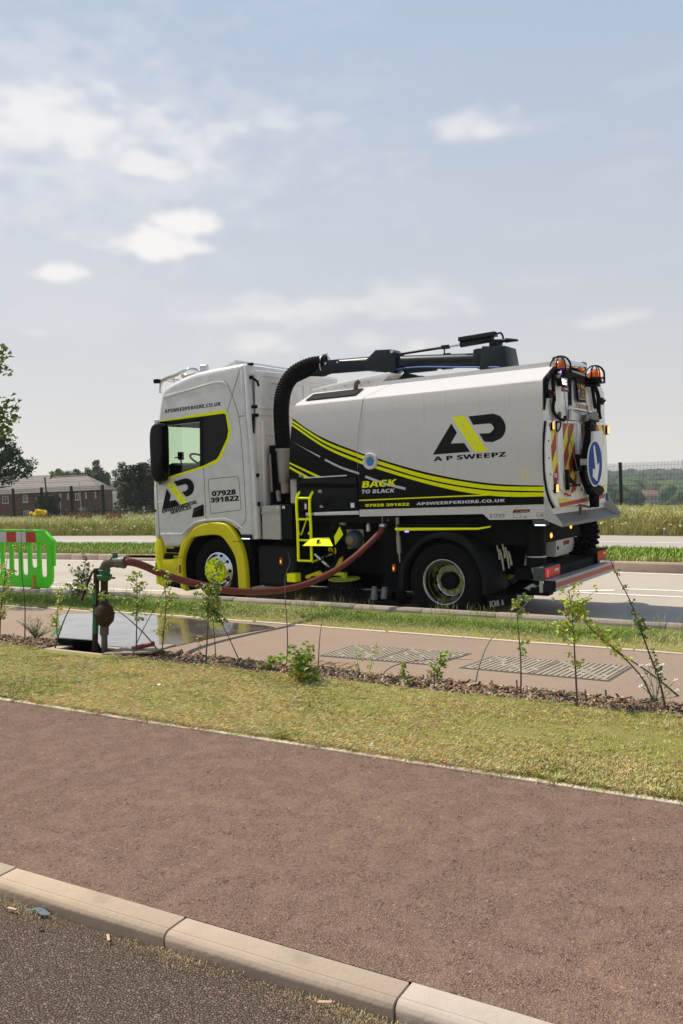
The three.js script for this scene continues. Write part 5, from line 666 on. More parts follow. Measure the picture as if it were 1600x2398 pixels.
// ---------------------------------------------------------------- water supply: standpipe, key, hose, open chamber
{
  const GRN = M([.01, .13, .045], .5, { map: dirt }), BRN = MP([.042, .021, .010], .6, { specularIntensity: .4 }), PIPE = M([.085, .068, .05], .55, { metalness: 0, map: dirt }), GAL = M([.11, .105, .095], .5);
  const X = -6.77, ZP = -6.79, sp = thing('standpipe', 'green and rusty brown hydrant standpipe with a bulbous valve standing in the open chamber', 'standpipe', [X, 0, ZP]);
  part(sp, 'lower_pipe', [rod([-.025, -.3, 0], [-.01, .2, 0], .032), rod([-.012, .185, 0], [-.008, .26, 0], .047), rod([-.008, .24, 0], [.0, .29, 0], .04, .042)], PIPE);
  part(sp, 'green_band', rod([-.013, .17, 0], [-.012, .187, 0], .036), GRN);
  part(sp, 'valve_bowl', lathe([[.045, .27], [.06, .29], [.09, .32], [.1, .36], [.102, .395], [.108, .40], [.108, .413], [.10, .415], [.092, .45], [.07, .49], [.045, .515], [.038, .53]], 'y', 0, 0, 0, 32), BRN);
  part(sp, 'riser', [rod([0, .52, 0], [.015, .76, 0], .038), rod([.01, .62, .0], [.012, .625, 0], .05), ], BRN); part(sp, 'wire_tie', rod([-.045, .615, .03], [.06, .65, .03], .006), GAL);
  const el = part(sp, 'elbow', [tube([[.02, .80, 0], [.022, .855, 0], [.04, .905, .0], [.085, .937, -.005], [.14, .945, -.01], [.2, .946, -.02]], .052, 40, 18)], PIPE);
  part(sp, 'green_collar', [rod([.018, .76, 0], [.024, .892, 0], .0565), lathe([[.05, .75], [.07, .765], [.078, .80], [.078, .812], [.06, .815]], 'y', .018, 0, 0, 28)], GRN); part(sp, 'collar_ring', [new THREE.TorusGeometry(.058, .008, 8, 28).rotateX(Math.PI / 2).translate(.02, .858, 0), rod([-.09, .79, 0], [.18, .785, .02], .011), new THREE.TorusGeometry(.07, .008, 8, 28).rotateX(Math.PI / 2).translate(.018, .80, 0)], GAL);
  part(sp, 'coupling', [rod([.18, .945, -.015], [.255, .945, -.03], .058), rod([.25, .945, -.028], [.275, .944, -.035], .064)], GAL); part(sp, 'green_cap', [rod([.165, .985, -.01], [.165, 1.02, -.01], .03), new THREE.TorusGeometry(.057, .006, 8, 24, 2.6).rotateY(1.6).translate(.14, .945, -.01)], GRN); part(sp, 'cap_nut', rod([.165, 1.018, -.01], [.166, 1.045, -.01], .027, .027, 8), GAL);
  const k = thing('valve_key', 'tall brown and green square valve key with a hanging lever beside the standpipe', 'valve key', [-6.93, 0, -6.79]);
  part(k, 'shaft', [box(.045, 1.16, .045, .025, .27, 0, .004, 0, 0, -.075), box(.05, .07, .05, .067, .84, 0, .006)], BRN); part(k, 'paint_patch', [box(.047, .17, .047, .047, .58, 0, .004, 0, 0, -.075), box(.047, .28, .047, .032, .33, 0, .004, 0, 0, -.075)], GRN); part(k, 'lever', [rod([.035, .85, .02], [.01, .79, .03], .011), rod([.01, .80, .03], [-.10, .54, .06], .013)], BRN); part(k, 'stay', rod([.06, .845, 0], [.14, .855, .01], .012), BRN);
  // chamber
  const CB = concMat([.46, .36, .26]), ch = thing('utility_chamber', 'beige concrete chamber surround with a square opening at the foot of the standpipe', 'utility chamber', [-6.97, 0, -6.77]);
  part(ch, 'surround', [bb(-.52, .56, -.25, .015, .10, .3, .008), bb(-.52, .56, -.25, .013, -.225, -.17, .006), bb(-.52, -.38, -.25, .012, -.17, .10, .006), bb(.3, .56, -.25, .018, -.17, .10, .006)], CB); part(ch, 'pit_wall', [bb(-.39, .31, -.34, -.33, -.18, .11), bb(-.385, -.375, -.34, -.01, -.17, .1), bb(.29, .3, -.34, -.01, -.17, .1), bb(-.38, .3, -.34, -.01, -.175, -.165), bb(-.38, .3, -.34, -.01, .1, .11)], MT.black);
  solo('chamber_cover', [box(.56, .018, .13, 0, 0, 0, .004).rotateX(-1.0).rotateY(.10).translate(-7.26, .04, -6.88)], M([.018, .02, .024], .5), 'black steel chamber cover propped open left of the standpipe', 'chamber cover');
  solo('chamber_cover', [box(.62, .02, .42, 0, 0, 0, .004).rotateZ(.09).rotateY(.12).translate(-6.37, .045, -6.86)], concMat([.3, .25, .19]), 'flat chamber cover lying tilted on the bark right of the standpipe', 'chamber cover');
  solo('red_pipe_end', [rod([-6.42, .06, -6.82], [-6.2, .115, -6.87], .024), rod([-6.2, .115, -6.87], [-6.185, .119, -6.873], .028)], M([.22, .025, .028], .5), 'short red plastic pipe end lying on the bark chips beside the chamber', 'pipe');
  // hose from the standpipe to the lorry inlet
  const hp = [[-6.53, .945, -6.81], [-6.46, .947, -6.86], [-6.455, .88, -7.08], [-6.46, .79, -7.3], [-6.44, .70, -7.55], [-6.37, .59, -7.9], [-6.26, .48, -8.3], [-6.15, .425, -8.75], [-6.08, .405, -9.15], [-6.0, .43, -9.5], [-5.88, .54, -9.98], [-5.78, .68, -10.32], [-5.68, .86, -10.62], [-5.605, 1.04, -10.86], [-5.60, 1.10, -10.88]];
  const h = solo('water_hose', sweep(hp, t => .040 + .0012 * Math.sin(t * 600), 260, 16), MP([.15, .036, .021], .42, { specularIntensity: .6 }), 'thick terracotta red water hose sagging from the standpipe to the lorry', 'hose');
  part(h, 'hose_clip', [rod([-6.545, .945, -6.808], [-6.53, .945, -6.815], .048), rod([-5.602, 1.07, -10.87], [-5.60, 1.10, -10.88], .05)], MT.steel);
}
// ---------------------------------------------------------------- covers in the far path
{
  const plateM = concMat([.36, .30, .22], { roughness: .7 }), dashM = M([.035, .032, .028], .7);
  const cover = (c, label, seed) => { // four corners [x,z] in order
    const t = thing('service_cover', label, 'access cover', [c[0][0], 0, c[0][1]], 0, undefined); const r = RNG(seed), q = (u, v) => [lerp(lerp(c[0][0], c[3][0], u), lerp(c[1][0], c[2][0], u), v) - c[0][0], lerp(lerp(c[0][1], c[3][1], u), lerp(c[1][1], c[2][1], u), v) - c[0][1]];
    part(t, 'frame', exy([q(-.012, -.02), q(1.012, -.02), q(1.012, 1.02), q(-.012, 1.02)], .0, .005), M([.09, .075, .06], .8));
    for (const tri of [[[0, 0], [.5, 0], [0, 1]], [[.5, 0], [.5, 1], [0, 1]], [[.5, 0], [1, 0], [.5, 1]], [[1, 0], [1, 1], [.5, 1]]]) { const cu = (tri[0][0] + tri[1][0] + tri[2][0]) / 3, cv = (tri[0][1] + tri[1][1] + tri[2][1]) / 3; part(t, 'cover_plate', exy(tri.map(([u, v]) => q(lerp(cu, u, .975), lerp(cv, v, .975))), .004, .010), plateM); }
    const d = []; for (let i = 0; i < 26; i++) for (let j = 0; j < 13; j++) { const u = (i + .5) / 26, v = (j + .5) / 13, p = q(u, v); if (Math.abs(u - .5) < .015 || Math.abs((u % .5) * 2 - (1 - v)) < .05 && r() < .8) continue; if (r() < .06) continue; d.push(box(.028, .003, .013, 0, 0, 0, 0, ((i + j) % 2 ? .9 : .9)).translate(p[0], .0112, p[1])); }
    const k = part(t, 'tread_recess', d, dashM); k.userData.kind = 'stuff'; return t;
  };
  cover([[-4.59, -7.51], [-4.55, -8.13], [-3.28, -8.20], [-3.40, -7.57]], 'chequered steel access cover in the far path, nearer the red brick patch', 4);
  cover([[-3.12, -7.56], [-3.03, -8.17], [-1.74, -8.22], [-1.80, -7.58]], 'chequered steel access cover in the far path behind the leafy yellow sapling', 5);
  const t = thing('stop_tap_box', 'small square of reddish setts around a tap box in the far path', 'tap box', [-4.28, 0, -7.2]); const r = RNG(3);
  for (let i = 0; i < 5; i++) for (let j = 0; j < 3; j++) if (!(i === 2 && j === 1)) part(t, 'brick', box(.085, .02, .075, -.2 + i * .095, .001 + r() * .003, -.09 + j * .085, .004, (r() - .5) * .1), concMat([.30 + .06 * r(), .19 + .03 * r(), .125]));
  part(t, 'lid', box(.08, .018, .07, -.01, .002, -.005, .003), M([.1, .085, .07], .6));
  const gg = thing('gully_grate', 'slotted iron gully grate in the road channel beside the green barrier', 'drain grate', [-12.85, -.155 + G(-12.85), -11.72]); part(gg, 'frame', exy([[-.4, -.2], [.4, -.2], [.4, .2], [-.4, .2]], .0, .006), M([.05, .045, .04], .8)); for (let i = 0; i < 12; i++) part(gg, 'bar', box(.04, .012, .36, -.36 + i * .065, .006, 0, .002, .25), M([.22, .19, .16], .6));
}
// ---------------------------------------------------------------- barrier
{
  const GR = MP([.11, .80, .012], .45, { transmission: .12, thickness: 0 }), t = thing('safety_barrier', 'bright green plastic safety barrier with red and white band on a rubber foot', 'barrier', [-13.06, -.075 + G(-13), -11.15], .03);
  // local x along the barrier, ends at the right; the left end runs out of frame
  const W = 2.0, slots = []; const out = [[-2.0, .16], [-1.9, .06], [.58, .05], [.70, .17], [.72, .30], [.72, .80], [.79, .84], [.80, .90], [.55, 1.09], [-2.1, 1.09], [-2.1, .9], [-2.1, .5]];
  for (let i = 0; i < 9; i++) { const x = .50 - i * .235, low = i === 1 ? .42 : .26 + (i % 3 === 2 ? .02 : 0); slots.push([[x - .07, low + .04], [x - .045, low], [x + .055, low], [x + .08, low + .04], [x + .085, .82], [x + .06, .86], [x - .055, .86], [x - .08, .82]]); }
  part(t, 'panel', ex(out, -.03, .03, .014, slots, 3), GR);
  part(t, 'end_hook', [rod([.755, .46, 0], [.765, .87, 0], .024), box(.05, .05, .04, .775, .85, 0, .01)], GR);
  part(t, 'moulded_rib', [ex([[.52, 1.075], [.60, 1.05], [.765, .91], [.76, .87], [.60, 1.0], [.5, 1.03]], -.04, .04, .01), bb(-2.1, .56, 1.065, 1.10, -.04, .04, .012)], GR);
  const red = M([.52, .03, .02], .4), wh = M([.66, .60, .58], .4); for (let i = 0; i < 8; i++) part(t, i % 2 ? 'white_band' : 'red_band', bb(.345 - i * .247 - .245, .345 - i * .247, .87, 1.06, -.034, .034), i % 2 ? wh : red);
  part(t, 'foot_post', box(.05, .26, .035, .27, .16, .045, .01), M([.75, .27, .03], .5)); const f = part(t, 'rubber_foot', lathe([[0, .14], [.05, .14], [.07, .1], [.14, .05], [.24, .0], [0, 0]], 'y', 0, 0, 0, 24).scale(1.05, 1, 1.7).translate(.27, -.085, .02), MT.rubber);
  const b = []; for (const x of [.62, .1, -.06]) b.push(rod([x, .2, .028], [x, .2, .036], .03, .025, 12)); part(t, 'boss', b, GR);
}
// ---------------------------------------------------------------- saplings and weeds
const leafM = MP([1, 1, 1], .6, { vertexColors: true, side: THREE.DoubleSide, transmission: .35, thickness: 0 });
const darkLeafM = M([1, 1, 1], .55, { vertexColors: true, side: THREE.DoubleSide });
function leafCloud(list) { // [x,y,z,size,color,seed-random]; each leaf a folded lobed blade
  const P = [], C = []; const q = new THREE.Quaternion(), e = new THREE.Euler(), v = V();
  const quad = [[0, 0, 0], [.42, .18, .5], [0, .0, 1], [-.42, .18, .5]];
  for (const [x, y, z, s, c, rx, ry, rz] of list) { q.setFromEuler(e.set(rx, ry, rz)); const w = quad.map(k => { v.set(...k).multiplyScalar(s).applyQuaternion(q); return [v.x + x, v.y + y, v.z + z]; }); for (const t of [[0, 1, 2], [0, 2, 3]]) for (const k of t) { P.push(...w[k]); C.push(...c); } }
  const g = new THREE.BufferGeometry(); g.setAttribute('position', new THREE.Float32BufferAttribute(P, 3)); g.setAttribute('color', new THREE.Float32BufferAttribute(C, 3)); g.computeVertexNormals(); return g;
}
function rawPart(parent, name, g, mat) { const m = new THREE.Mesh(g, mat); m.name = name; m.castShadow = m.receiveShadow = true; parent.add(m); return m; }
const YG = [.46, .50, .035], LG = [.27, .37, .035], DG = [.075, .13, .03], RD = [.30, .15, .05];
function sapling(label, category, pts, rad, leaves, col, o = {}) { // leaves: [along0, along1, count, spread, size]
  const b = pts[0], t = thing(o.name ?? 'sapling', label, category, [b[0], G(b[0]), b[2]]), r = RNG(o.seed ?? Math.round(-b[0] * 977));
  const rel = pts.map(p => V(p[0] - b[0], p[1], p[2] - b[2])); rel[0].y = -.05; const c = new THREE.CatmullRomCurve3(rel);
  const stems = [sweep(rel.map(p => p.toArray()), k => rad * (1 - .72 * k), 36, 7)], L0 = [];
  for (let [a0, a1, n, spread, size, tw = .35] of leaves) {
    n = Math.round(n * 1.7); const twigs = Math.max(2, Math.round(n / 11));
    for (let i = 0; i < twigs; i++) { const a = lerp(a0, a1, (i + r()) / twigs), p = c.getPointAt(clamp(a)), th = r() * 6.283, len = spread * (.4 + .8 * r()), d = V(Math.cos(th), .25 + .7 * r() * (o.up ?? 1), Math.sin(th)).normalize().multiplyScalar(len), e = p.clone().add(d); if (len > .04) stems.push(rod(p.toArray(), e.toArray(), rad * .28, rad * .12, 5));
      const per = Math.round(n / twigs); for (let k = 0; k < per; k++) { const u = Math.sqrt(r()), w = p.clone().lerp(e, u), s = size * 1.12 * (.55 + .7 * r()), m = r(); const cc = mixc(col, m < tw ? LG : YG, r() * (o.mix ?? .6)).map(x => x * (.65 + .6 * r())); L0.push([w.x + (r() - .5) * .035, w.y + (r() - .5) * .035, w.z + (r() - .5) * .035, s, cc, (r() - .5) * 2.4, r() * 6.283, (r() - .5) * 1.6]); } }
  }
  part(t, 'stem', stems, M(o.bark ?? [.075, .052, .042], .8)); if (L0.length) rawPart(t, 'foliage', leafCloud(L0), o.dark ? darkLeafM : leafM); return t;
}
sapling('bushy yellow green hawthorn sapling at the left edge of the picture', 'sapling', [[-8.63, 0, -6.97], [-8.61, .31, -6.99], [-8.58, .64, -7.03], [-8.54, .93, -7.05]], .010, [[.25, .9, 210, .14, .032]], YG);
sapling('bare leafless tall stem in front of the green barrier', 'sapling', [[-8.26, 0, -7.02], [-8.26, .43, -7.04], [-8.29, .76, -7.04], [-8.30, 1.24, -7.06]], .008, [[.78, .84, 14, .12, .03]], YG);
sapling('short slender yellow green sapling just right of the daisy clump', 'sapling', [[-7.83, 0, -7.11], [-7.83, .28, -7.12], [-7.79, .58, -7.16]], .007, [[.2, 1, 110, .09, .028]], YG);
sapling('leaning sapling with a dark green leafy head, left of the standpipe', 'sapling', [[-7.42, 0, -6.68], [-7.38, .12, -6.71], [-7.31, .34, -6.76], [-7.20, .59, -6.83], [-7.15, .77, -6.87], [-7.11, .98, -6.89]], .009, [[.56, .8, 210, .15, .034], [.8, 1, 50, .08, .026], [.74, .8, 40, .2, .03]], DG, { mix: .35 });
sapling('stem leaning left across the standpipe with green leaves at its tip', 'sapling', [[-5.99, 0, -6.85], [-6.22, .27, -6.74], [-6.46, .51, -6.61], [-6.62, .63, -6.52], [-6.74, .73, -6.46]], .008, [[.76, .84, 40, .08, .032], [.92, 1, 30, .06, .03]], LG, { bark: [.06, .045, .035] });
sapling('upright light green sapling right of the red pipe end', 'sapling', [[-6.30, 0, -6.73], [-6.29, .33, -6.75], [-6.29, .66, -6.77], [-6.29, .83, -6.77]], .008, [[.45, 1, 170, .13, .032], [.55, .7, 30, .2, .03]], LG);
sapling('thin stem leaning right over the puddle, nearly leafless', 'sapling', [[-6.29, 0, -6.63], [-6.20, .22, -6.69], [-6.02, .60, -6.81], [-5.87, .92, -6.91]], .006, [[.7, 1, 12, .04, .022]], LG);
sapling('upright yellow leaved sapling under the dip of the hose', 'sapling', [[-5.91, 0, -6.66], [-5.88, .26, -6.68], [-5.86, .62, -6.71], [-5.90, .87, -6.70]], .008, [[.3, .75, 110, .12, .03], [.75, 1, 50, .07, .028]], YG);
sapling('dense leafy sapling in front of the lorry front wheel', 'sapling', [[-5.32, 0, -6.61], [-5.30, .40, -6.65], [-5.28, .65, -6.65], [-5.19, 1.0, -6.70]], .008, [[.45, .75, 230, .14, .034], [.75, 1, 80, .07, .03]], mixc(LG, DG, .3));
sapling('second stem leaning left behind the dense leafy sapling', 'sapling', [[-5.39, 0, -6.88], [-5.42, .40, -6.88], [-5.44, .59, -6.88], [-5.45, .71, -6.89]], .006, [[.6, 1, 60, .12, .03]], LG);
sapling('dark leaved stem leaning left, right of the dense leafy sapling', 'sapling', [[-5.06, 0, -6.87], [-5.19, .28, -6.81], [-5.27, .46, -6.77], [-5.33, .56, -6.74]], .007, [[.7, 1, 80, .09, .032]], DG, { mix: .3 });
sapling('tiny reddish seedling at the edge of the wet path', 'seedling', [[-5.72, 0, -7.02], [-5.72, .11, -7.02], [-5.72, .22, -7.03]], .004, [[.1, 1, 26, .03, .03]], RD, { mix: .4 });
sapling('bare crooked stem in front of the lorry ladder', 'sapling', [[-4.40, 0, -6.61], [-4.39, .39, -6.63], [-4.41, .70, -6.64], [-4.41, .90, -6.65], [-4.37, 1.02, -6.67], [-4.39, 1.11, -6.67]], .007, [], LG, { bark: [.13, .10, .09] });
sapling('bare pale stem with a tuft of tiny leaves at its top', 'sapling', [[-4.20, 0, -6.82], [-4.18, .37, -6.85], [-4.14, .60, -6.88]], .007, [[.94, 1, 34, .07, .024]], YG, { bark: [.15, .12, .10] });
sapling('low round green bush at the front of the planting bed', 'shrub', [[-4.07, 0, -6.40], [-4.08, .15, -6.38], [-4.10, .31, -6.36]], .009, [[.05, .8, 330, .16, .042], [.6, 1, 50, .1, .035]], LG, { name: 'small_shrub' });
sapling('small leafy sprig left of the low round green bush', 'shrub', [[-4.75, 0, -6.75], [-4.6, .1, -6.7], [-4.45, .13, -6.6]], .006, [[.1, 1, 80, .09, .034]], LG, { name: 'small_shrub' });
sapling('sparse yellow weed with two thin stalks before the first cover', 'weed', [[-3.83, 0, -6.99], [-3.87, .11, -6.97], [-3.88, .21, -6.97]], .003, [[.2, 1, 40, .04, .018]], YG, { name: 'weed' });
sapling('yellow weed stalk leaning right before the first cover', 'weed', [[-3.79, 0, -7.01], [-3.76, .09, -7.03], [-3.73, .25, -7.04]], .003, [[.2, 1, 45, .04, .018]], YG, { name: 'weed' });
sapling('bare twig arching low to the right over the path', 'twig', [[-3.60, 0, -6.81], [-3.52, .09, -6.87], [-3.38, .15, -6.95], [-3.10, .175, -7.1], [-2.85, .17, -7.2]], .006, [], LG, { name: 'bent_twig', bark: [.15, .12, .09] });
sapling('feathery green weed at the path edge before the covers', 'weed', [[-3.13, 0, -7.02], [-3.11, .10, -7.03], [-3.07, .22, -7.05]], .005, [[.1, 1, 120, .08, .03]], LG, { name: 'weed', up: 1.6 });
sapling('small green weed standing in the bark chips', 'weed', [[-3.27, 0, -6.68], [-3.27, .1, -6.69], [-3.27, .19, -6.69]], .004, [[.1, 1, 50, .05, .03]], LG, { name: 'weed', up: 1.4 });
sapling('pale bare stem leaning right between the two covers', 'sapling', [[-2.75, 0, -6.96], [-2.72, .15, -6.98], [-2.63, .39, -7.04], [-2.52, .51, -7.11], [-2.36, .70, -7.22]], .007, [], LG, { bark: [.24, .2, .17] });
sapling('straight dark sapling with a few leaves below the rear wheel', 'sapling', [[-2.29, 0, -6.78], [-2.29, .32, -6.79], [-2.31, .60, -6.79], [-2.31, .78, -6.80]], .008, [[.8, .95, 46, .09, .03], [.45, .55, 18, .05, .03], [.95, 1, 12, .03, .026]], LG);
sapling('bright yellow green sapling with a leafy crown under the rear bumper', 'sapling', [[-1.79, 0, -6.60], [-1.81, .38, -6.61], [-1.82, .62, -6.61], [-1.85, .89, -6.61]], .009, [[.55, .85, 130, .2, .032], [.35, .5, 20, .06, .026], [.85, 1, 34, .1, .026], [.76, .84, 40, .26, .03]], YG);
sapling('stem leaning left with leaves near its top, right side of the bed', 'sapling', [[-1.28, 0, -6.94], [-1.38, .21, -6.89], [-1.52, .39, -6.82], [-1.67, .54, -6.74], [-1.83, .74, -6.66]], .008, [[.5, 1, 90, .09, .028]], YG, { bark: [.09, .07, .05] });
sapling('long stem leaning low to the left from beyond the right edge', 'sapling', [[-1.14, .0, -7.33], [-1.35, .16, -7.21], [-1.55, .32, -7.11], [-1.67, .42, -7.04], [-1.77, .52, -6.99]], .009, [[.55, 1, 60, .08, .028]], YG);
sapling('very long dark thorny stem leaning left towards the rear bumper end', 'sapling', [[-1.18, 0, -6.77], [-1.23, .23, -6.75], [-1.30, .45, -6.72], [-1.36, .64, -6.70], [-1.42, .83, -6.67], [-1.50, 1.01, -6.63], [-1.55, 1.15, -6.61]], .009, [[.2, .42, 40, .05, .028], [.5, .62, 46, .05, .032], [.66, .9, 20, .04, .02]], DG, { mix: .5 });
{ // daisies
  const daisyClump = (label, b, heads, seed, sc = 1) => { const t = thing('daisy_plant', label, 'daisies', [b[0], G(b[0]), b[2]]), r = RNG(seed), st = [], lv = []; const pet = [], eye = [];
    for (const h of heads) { const p = [h[0] - b[0], h[1], h[2] - b[2]]; st.push(tube([[0, 0, 0], [p[0] * .4 + (r() - .5) * .03, p[1] * .5, p[2] * .4], p], .0022, 10, 4)); for (let k = 0; k < 9; k++) { const a = k / 9 * 6.283; pet.push(box(.016 * sc, .0015, .006 * sc, .012 * sc, 0, 0).rotateY(a).rotateX(.6 * (r() - .2)).rotateZ(.3).translate(...p)); } eye.push(new THREE.SphereGeometry(.006 * sc, 8, 6).translate(p[0], p[1] + .003, p[2] + .002)); for (let k = 0; k < 9; k++) { const u = r(); lv.push([p[0] * u * .8, p[1] * u, p[2] * u * .8, .02, mixc(LG, DG, r()), (r() - .5) * 2, r() * 6, 0]); } }
    part(t, 'stem', st, M([.12, .17, .04], .7)); rawPart(t, 'foliage', leafCloud(lv), leafM); part(t, 'petals', pet, M([.72, .72, .70], .6)); part(t, 'flower_eye', eye, M([.7, .45, .02], .6)); };
  daisyClump('white daisies with yellow eyes at the right edge of the bed', [-1.31, 0, -7.03], [[-1.41, .29, -6.99], [-1.36, .29, -7.02], [-1.27, .29, -7.07], [-1.26, .24, -7.07], [-1.41, .21, -6.98], [-1.41, .13, -6.98], [-1.18, .17, -7.12], [-1.17, .09, -7.12], [-1.29, .23, -7.06]], 4);
  const r = RNG(12), hs = []; for (let i = 0; i < 46; i++) hs.push([-8.12 + (r() - .5) * .62, .1 + .16 * r(), -7.06 + (r() - .5) * .2]); daisyClump('mass of tiny white daisies by the path on the left', [-8.12, 0, -7.06], hs, 6, .7);
}
{ // ragwort in the rough ground
  const t = thing('ragwort', 'clump of bright yellow ragwort in the rough grass beside the second fence post', 'wild flowers', [-35.1, wildY(-35, -31) + G(-35.1), -31]), r = RNG(8), st = [], hd = [];
  for (let i = 0; i < 22; i++) { const x = (r() - .5) * .75, z = (r() - .5) * .4, h = .72 + .28 * r(); st.push(rod([x * .4, 0, z * .4], [x, h, z], .008, .006, 5)); for (let k = 0; k < 7; k++) hd.push(new THREE.IcosahedronGeometry(.045 + .02 * r(), 0).translate(x + (r() - .5) * .16, h + (r() - .3) * .1, z + (r() - .5) * .14)); }
  part(t, 'stem', st, M([.12, .16, .04], .8)); part(t, 'flower_head', hd, M([.82, .58, .02], .7)).userData.kind = 'stuff';
}
// two cut stakes, litter
for (const [x, z, h, l] of [[-3.03, -6.78, .13, 'short cut wooden stake among the chips, left of the pale leaning stem'], [-2.35, -6.88, .11, 'short cut wooden stake beside the straight dark sapling']]) solo('stake', rod([x, -.02, z], [x - .008, h, z], .008, .007, 7), M([.2, .15, .1], .8), l, 'stake');
solo('litter', box(.022, .012, .016, -5.85, .045, -5.55, .004, .5, .4), M([.04, .22, .55], .5), 'small bright blue scrap of litter on the lawn', 'litter');
solo('litter', ex(smooth([[0, 0], [.03, .008], [.028, .018], [.006, .018]], 20, true), 0, .006).rotateX(-1).translate(-5.12, .04, -5.72), M([.6, .66, .72], .4), 'pale blue white scrap of wrapper on the lawn', 'litter');
solo('litter', ex([[0, 0], [.035, .0], [.02, .03]], 0, .004).rotateX(-.5).translate(-2.72, .03, -5.03), M([.75, .74, .72], .5), 'white paper triangle at the edge of the lawn by the footpath', 'litter');
solo('litter', ex(smooth([[0, 0], [.03, .02], [.09, .01], [.12, .03], [.07, .045], [.02, .04]], 30, true), 0, .003).rotateX(-1.5).rotateY(-.1).translate(-3.08, -.058, -2.575), M([.11, .14, .15], .4), 'crumpled grey plastic strip in the gutter by the near kerb', 'litter');
{ const r = RNG(91); [[-3.17, -2.545, .05], [-2.62, -2.58, .055], [-1.62, -2.575, .05], [-1.37, -2.5, .06], [-1.30, -2.55, .05]].forEach(([x, z, l], i) => solo('wood_splinter', ex([[0, 0], [l, .004], [l * 1.05, .014], [l * .1, .012]], 0, .004).rotateX(-1.4).rotateY(r() * 1.2 - .8).translate(x, -.055, z), M([.48, .33, .2], .7), ['curled pale splinter at the left end of the gutter', 'thin pale splinter by the first kerb joint', 'flat pale wood chip in the gutter nearer the right kerb joint', 'pale splinter among dry grass left of the last kerb joint', 'pale splinter near the bottom edge beside the kerb'][i], 'wood splinter')); }
for (const [x, z, s, l] of [[-3.08, -2.33, .012, 'small dark stone on the road left of the dry grass tuft'], [-3.42, -2.30, .011, 'small dark pebble at the left of the near road'], [-2.9, -2.5, .009, 'tiny dark pebble close to the near kerb']]) solo('pebble', new THREE.IcosahedronGeometry(s, 1).scale(1.2, .7, 1).translate(x, -.064, z), M([.06, .05, .05], .8), l, 'pebble');
// ---------------------------------------------------------------- fence, houses, trees, hills
const LEAN = new THREE.Quaternion().setFromUnitVectors(V(0, 1, 0), V(-.022, 1, .0126).normalize()); // true plumb: the road here is on a slight gradient
const plumb = o => { o.quaternion.premultiply(LEAN); return o; };
{
  const FM = M([.012, .014, .013], .55, { metalness: .2 }), FZ = -38;
  const fence = (name, label, xs, topY, baseY) => { const t = thing(name, label, 'fence', [xs[0], 0, FZ]); 
    xs.forEach((x, i) => { const p = part(t, 'post', box(.13, 1, .11, 0, .5, 0, .006), FM); p.scale.y = topY(x) - baseY(x) + .12; p.position.set(x - xs[0], baseY(x) - .08, 0); plumb(p); });
    for (let i = 0; i < xs.length - 1; i++) { const a = xs[i], b = xs[i + 1], g = [], n = 46; const w = (x) => [x - xs[0], 0]; for (let k = 1; k < n; k++) { const x = lerp(a, b, k / n), y0 = baseY(x), y1 = topY(x); const q = box(.011, y1 - y0, .009, 0, 0, 0); q.applyMatrix4(new THREE.Matrix4().set(1, -.022, 0, 0, 0, 1, 0, 0, 0, .0126, 1, 0, 0, 0, 0, 1)); g.push(q.translate(x - xs[0] - .022 * (y1 - y0) / 2, (y0 + y1) / 2, .05)); } for (let k = 0; k < 12; k++) { const f = (k + .3) / 12, ya = lerp(baseY(a), topY(a), f), yb = lerp(baseY(b), topY(b), f); g.push(rod([a - xs[0] - .022 * f * 2, ya, .058], [b - xs[0] - .022 * f * 2, yb, .058], .0045, .0045, 4)); } const m = part(t, 'mesh_panel', g, FM); }
    return t; };
  const lx = [], rx = []; for (let i = -3; i <= 5; i++) lx.push(-45.2 + i * 2.52); for (let i = -1; i <= 3; i++) rx.push(-8.36 + i * 2.52);
  const top = x => lerp(1.46, 2.08, clamp((x + 45) / 36.6, -.5, 1.4)), bas = x => top(x) - 2.38;
  fence('mesh_fence', 'black welded mesh fence on tall posts before the brick houses', lx, top, bas);
  fence('mesh_fence', 'black welded mesh fence at the right edge before the open fields', rx, top, bas);
}
// foliage masses
function crownGeo(blobs, n, size, seed, cols, lift = 0) { // blobs [x,y,z,rx,ry,rz]; leaves crowd the shells, leaving gaps
  const r = RNG(seed), L0 = []; const vol = blobs.map(b => b[3] * b[4] + b[4] * b[5] + b[3] * b[5]), tot = vol.reduce((a, b) => a + b, 0);
  blobs.forEach((b, bi) => { const m = Math.round(n * vol[bi] / tot), sub = 10 + Math.round(b[3] * 3), cs = []; for (let k = 0; k < sub; k++) { const th = r() * 6.283, ph = Math.acos(2 * r() - 1), q = .55 + .5 * r(); cs.push([q * Math.sin(ph) * Math.cos(th), q * Math.cos(ph), q * Math.sin(ph) * Math.sin(th), .25 + .3 * r(), .75 + .5 * r()]); }
    for (let k = 0; k < m; k++) { const c = cs[Math.floor(r() * sub)], th = r() * 6.283, ph = Math.acos(2 * r() - 1), q = c[3] * Math.cbrt(r()), x = c[0] + q * Math.sin(ph) * Math.cos(th), y = c[1] + q * Math.cos(ph), z = c[2] + q * Math.sin(ph) * Math.sin(th); const cc = mixc(cols[0], cols[1], r()).map(v => v * c[4] * (.75 + .5 * r())); L0.push([b[0] + x * b[3], b[1] + y * b[4] + lift, b[2] + z * b[5], size * (.6 + .8 * r()), cc, (r() - .5) * 2.6, r() * 6.283, (r() - .5) * 2.6]); } });
  return leafCloud(L0);
}
